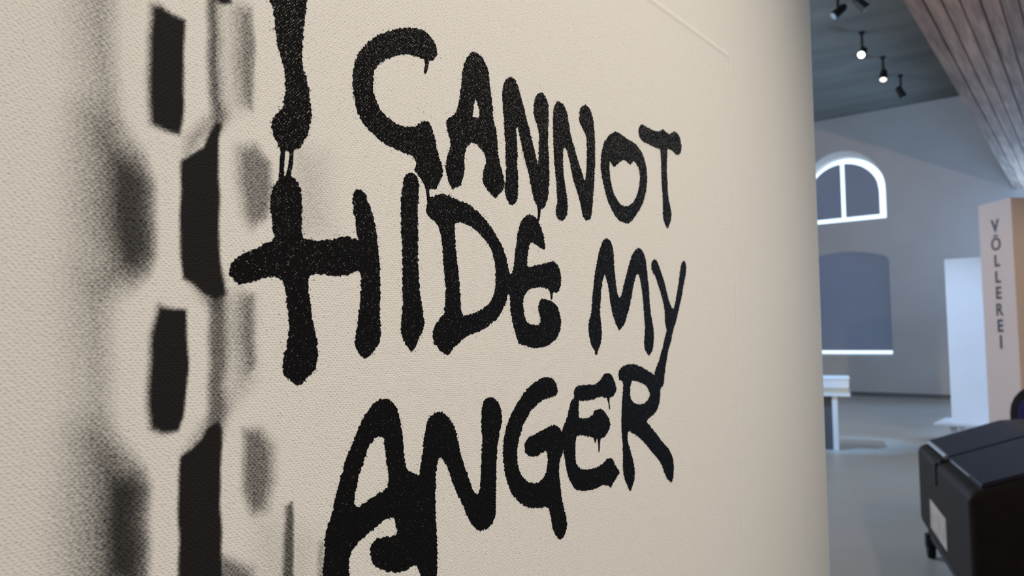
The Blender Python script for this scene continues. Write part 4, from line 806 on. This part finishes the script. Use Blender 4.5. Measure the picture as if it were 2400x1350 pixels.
def spot(label, x, y, z, aim, lens, group='spotlights under the dark ceiling', light=None):
    r = empty('spotlight', (x, y, z))
    tag(r, label, 'spotlight', group)
    p = spotlight_parts(r, lens, aim)
    if light:
        power, col, size, blend = light
        l = bpy.data.lights.new('spot_beam', 'SPOT')
        l.energy, l.color, l.spot_size, l.spot_blend = power, col, math.radians(size), blend
        l.shadow_soft_size = 0.06
        lo = bpy.data.objects.new('spot_beam', l)
        COL.objects.link(lo)
        lo.parent = r
        lo.location = p
        lo.rotation_euler = Vector(aim).to_track_quat('-Z', 'Y').to_euler()
    return r

spot('lit white spotlight, brightest on the dark ceiling', -3.345, 14.4, 6.7, (-0.05, -0.62, -0.55), LENS_ON)
spot('warm lit spotlight between the brightest spotlight and the far wall', -3.34, 15.95, 6.7, (0.0, -0.35, -0.8), LENS_WARM)
spot('small dark spotlight hanging closest to the far wall', -3.30, 17.3, 6.7, (0.3, 0.5, -0.7), LENS_OFF)
spot('unlit spotlight with grey lens, leftmost on the ceiling', -3.20, 12.35, 6.7, (-0.5, -0.3, -0.5), LENS_OFF)
spot('unlit spotlight at the top edge beside the leftmost one', -2.84, 12.3, 6.7, (0.5, 0.2, -0.6), LENS_OFF)

# gallery lights over the canvas, on a pendant rail behind the viewer's shoulder
rl = rail('pendant lighting track in front of the canvas', 1.55, -1.0, 2.0, z=3.3)
WARM = (1.0, 0.93, 0.84)
tgt = Vector((-0.25, 0.36, 1.36))
for (yy, pw, sz) in ((0.28, 245, 32),):
    s0 = Vector((1.55, yy, 3.3))
    spot('warm gallery spotlight aimed at the painted canvas', s0.x, s0.y, s0.z, tgt - (s0 + Vector((0, 0, -0.22))), LENS_WARM, 'gallery spotlights over the canvas', (pw, WARM, sz, 1.0))

COOL = (0.55, 0.70, 1.0)
def aimed(label, src, dst, lens, grp, light):
    s0 = Vector(src)
    spot(label, *src, Vector(dst) - (s0 + Vector((0, 0, -0.22))), lens, grp, light)
aimed('added warm fill spotlight aimed at the lettered column', (1.55, 1.7, 3.3), (-0.85, 8.35, 1.5), LENS_WARM, 'gallery spotlights over the canvas', (1000, (1.0, 0.78, 0.46), 22, 0.8))  # unseen lamp added as warm fill on the column
aimed('added warm fill spotlight tilted up at the brown beam', (1.55, 1.2, 3.3), (-0.9, 8.0, 4.6), LENS_WARM, 'gallery spotlights over the canvas', (1100, (1.0, 0.70, 0.50), 36, 1.0))  # unseen uplight added to warm the beam's underside
aimed('added warm fill spotlight aimed at the floor before the trunk', (1.55, 0.8, 3.3), (-1.6, 5.9, 0.0), LENS_WARM, 'gallery spotlights over the canvas', (170, (1.0, 0.80, 0.66), 42, 1.0))  # unseen lamp added to warm the near floor
aimed('added cool fill spotlight aimed at the tall white board', (-3.2, 6.5, 6.7), (-1.5, 11.65, 1.2), LENS_ON, 'added fill spotlights over the side aisle', (1500, (0.46, 0.64, 1.0), 19, 0.9))  # unseen lamp added to brighten the board like daylight
aimed('added cool fill spotlight aimed at the display table', (-4.2, 6.0, 6.7), (-2.9, 9.75, 0.75), LENS_ON, 'added fill spotlights over the side aisle', (2000, (0.24, 0.56, 1.0), 15, 1.0))  # unseen lamp added for the blue window light on table and box

# ================================================================== objects of the far hall
# display table
t = empty('display_table', (-3.28, 9.874, 0), 0.26)
tag(t, 'white display table with square legs near the lower arched window', 'table')
bx('tabletop', WHITE, t, -0.67, 0.67, -0.40, 0.40, 0.642, 0.682, 0.004)
for sx in (-1, 1):
    for sy in (-1, 1):
        cxl, cyl = sx * (0.495 if sy < 0 else 0.2), sy * 0.345
        bx('leg', WHITE, t, cxl - 0.03, cxl + 0.03, cyl - 0.03, cyl + 0.03, 0, 0.642, 0.003)
bx('modesty_panel', DARKP, t, -0.465, 0.465, -0.33, -0.305, 0.0, 0.642)
o = bx('book', BOOKM, None, -0.15, 0.655, -0.385, 0.20, 0, 0.0545, 0.006)
o.location = (-3.28, 9.874, 0.6825)
o.rotation_euler = (0, 0, 0.26)
tag(o, 'thick beige book lying flat on the display table', 'book')
o = empty('display_box', (-3.28, 9.874, 0.7375), 0.26)
tag(o, 'white flat box resting on the beige book', 'box')
bx('box_body', WHITE, o, -0.18, 0.66, -0.39, 0.21, 0, 0.10, 0.004)
bx('box_lid', WHITE, o, -0.185, 0.665, -0.395, 0.215, 0.100, 0.132, 0.006)

# low platform with tall white panel
pf = empty('low_platform', (-1.45, 11.75, 0))
tag(pf, 'low white platform with short legs under the tall white board', 'platform')
bx('platform_top', WHITE, pf, -0.51, 0.75, -0.36, 0.55, 0.19, 0.222, 0.004)
for sx in (-0.30, 0.55):
    for sy in (-0.22, 0.42):
        bx('leg', WHITE, pf, sx - 0.035, sx + 0.035, sy - 0.035, sy + 0.035, 0, 0.19)
tp = empty('display_board', (-1.45, 11.7, 0.2225))
tag(tp, 'tall blank white display board beside the lettered column', 'board')
bx('panel_body', WHITE, tp, -0.335, 0.335, -0.05, 0.05, 0.03, 2.175, 0.006)
bx('foot', WHITE, tp, -0.345, 0.345, -0.06, 0.06, 0, 0.03, 0.003)

# lettered column
A_ = Vector((-0.996, 8.50)); B_ = Vector((-0.703, 8.205))
u_ = (B_ - A_).normalized(); wid = (B_ - A_).length
v_ = Vector((-u_.y, u_.x))
ctr = (A_ + B_) / 2 + v_ * wid / 2
rz = math.atan2(u_.y, u_.x)
colm = empty('lettered_column', (ctr.x, ctr.y, 0), rz)
tag(colm, 'square pinkish-grey column with dark vertical lettering VÖLLEREI', 'column')
h = wid / 2
bx('column_body', PINK, colm, -h, h, -h, h, 0.05, 2.60, 0.004)
bx('plinth', PINK, colm, -h + 0.015, h - 0.015, -h + 0.015, h - 0.015, 0, 0.05)
def glyph(ch, size, z):
    cu = bpy.data.curves.new('letter', 'FONT')
    cu.body = ch
    cu.size = size
    cu.align_x = 'CENTER'
    cu.extrude = 0.002
    cu.offset = 0.0030 if ch in '\u00d6R' else 0.0050
    to = bpy.data.objects.new('tmp_letter', cu)
    COL.objects.link(to)
    dg = bpy.context.evaluated_depsgraph_get()
    m_ = bpy.data.meshes.new_from_object(to.evaluated_get(dg))
    bpy.data.objects.remove(to)
    m_.materials.clear()
    m_.materials.append(INK)
    lo_ = bpy.data.objects.new('letter', m_)
    COL.objects.link(lo_)
    lo_.parent = colm
    lo_.rotation_euler = (math.pi / 2, 0, 0)
    lo_.location = (0, -h - 0.0015, z)
    lo_.scale = (0.92, 1, 1)
    lo_['label'] = 'dark letter ' + ch
glyph('V', 0.160, 2.316)
glyph('Ö', 0.166, 2.143)
glyph('L', 0.149, 1.991)
glyph('L', 0.149, 1.839)
glyph('E', 0.159, 1.688)
glyph('R', 0.159, 1.533)
glyph('E', 0.159, 1.383)
glyph('I', 0.169, 1.229)


# ================================================================== black trunk
FLc = Vector((-1.016, 5.345)); Nc = Vector((-0.531, 3.78))
e1 = (Nc - FLc); TL = e1.length; e1.normalize()
tr = empty('storage_trunk', (FLc.x, FLc.y, 0), math.atan2(e1.y, e1.x))
tag(tr, 'black plastic wheeled trunk with sloping two-part lid and paper sticker', 'trunk')
# local: x along the short visible side (e1), y to the right of the picture, z up
TW = 0.86
def toP(a, b, d):
    return (d, a, b)
SL = 0.353
def top_z(v):
    return 0.647 + SL * v if v < 0.44 else min(0.647 + SL * 0.44 + (v - 0.44) * 0.12, 0.812)
body = [(0.05, 0.14), (TW - 0.05, 0.14), (TW, 0.20), (TW, 0.812), (0.54, 0.812), (0.44, top_z(0.44)), (0.0, 0.647), (0.0, 0.20)]
tb = MB().plate(body, [], toP, 0.0, TL).build('body', SHELL, tr, 0.032, seg=4)
HIGHLIGHT = mat('edge_highlight_metal', (0.75, 0.77, 0.8), 0.3, metal=0.9)
def lid_part(d0, d1, hl_r, t0, t1):
    vs = (0.055, 0.44, 0.54, TW - 0.05)
    sec = [(v, top_z(v) - 0.01) for v in vs] + [(v, top_z(v) + 0.02) for v in reversed(vs)]
    l = MB().plate(sec, [], toP, d0, d1).build('lid', LID, tr, 0.010, seg=3)
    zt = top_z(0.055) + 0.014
    MB().tube((t0, 0.055, zt), (t1, 0.055, zt), hl_r, n=8).build('edge_highlight', HIGHLIGHT, l)  # bright strip added in place of the highlight along the lid edge
SEAM = TL * 0.47
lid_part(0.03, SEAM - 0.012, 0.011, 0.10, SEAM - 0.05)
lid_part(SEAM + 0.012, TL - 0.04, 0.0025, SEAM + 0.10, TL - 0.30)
bx('seam_gasket', RUBBER, tr, SEAM - 0.016, SEAM + 0.016, 0.012, 0.06, 0.60, 0.674, 0.004)
bx('latch', RUBBER, tr, SEAM - 0.05, SEAM - 0.01, -0.010, 0.03, 0.53, 0.652, 0.008)
ls = bx('label_sticker', STICK, tr, 0.46, 1.0, -0.0015, 0.001, 0.25, 0.41)
ls['label'] = 'pale worn paper sticker'
bx('side_rail', RUBBER, tr, 0.06, TL - 0.06, 0.03, 0.07, 0.115, 0.15, 0.006)
bx('side_rail', RUBBER, tr, 0.06, TL - 0.06, TW - 0.06, TW - 0.02, 0.105, 0.15, 0.006)
for cx_ in (0.13, TL - 0.13):
    for cy_ in (0.035, TW - 0.035):
        c_ = bx('caster', BLACKM, tr, cx_ - 0.035, cx_ + 0.035, cy_ - 0.03, cy_ + 0.03, 0.06, 0.14, 0.006)
        MB().tube((cx_, cy_ - 0.022, 0.05), (cx_, cy_ + 0.022, 0.05), 0.05, n=24).build('wheel', RUBBER, c_, 0.006)

# ================================================================== chair behind the trunk
ch = empty('chair', (-0.375, 6.25, 0))
tag(ch, 'black chair with navy padded backrest behind the trunk', 'chair')
def rrect(hw, z0, z1, r, n=6):
    pts = []
    for cx_, cz_, a0 in ((hw - r, z0 + r, -90), (hw - r, z1 - r, 0), (-hw + r, z1 - r, 90), (-hw + r, z0 + r, 180)):
        for k in range(n + 1):
            a = math.radians(a0 + 90 * k / n)
            pts.append((cx_ + r * math.cos(a), cz_ + r * math.sin(a)))
    return pts
curve = lambda a, b, d: (a, d + 0.16 - 0.9 * a * a + 0.10 * (b - 0.5), b)
MB().plate(rrect(0.245, 0.52, 1.0, 0.20), [], curve, 0.0, 0.03).build('back_shell', BLACKM, ch, 0.008)
MB().plate(rrect(0.195, 0.57, 0.945, 0.155), [], curve, -0.035, 0.0).build('back_pad', PADM, ch, 0.012)
MB().plate(rrect(0.23, -0.22, 0.22, 0.08), [], lambda a, b, d: (a, b, d), 0.42, 0.47).build('seat', PADM, ch, 0.015)
for sx in (-1, 1):
    MB().tube((sx * 0.18, 0.17, 0.44), (sx * 0.18, 0.20, 0.62), 0.014).build('back_strut', BLACKM, ch)
    for sy in (-1, 1):
        MB().tube((sx * 0.18, sy * 0.16, 0.43), (sx * 0.23, sy * 0.22, 0.0), 0.014, 0.011).build('leg', BLACKM, ch)
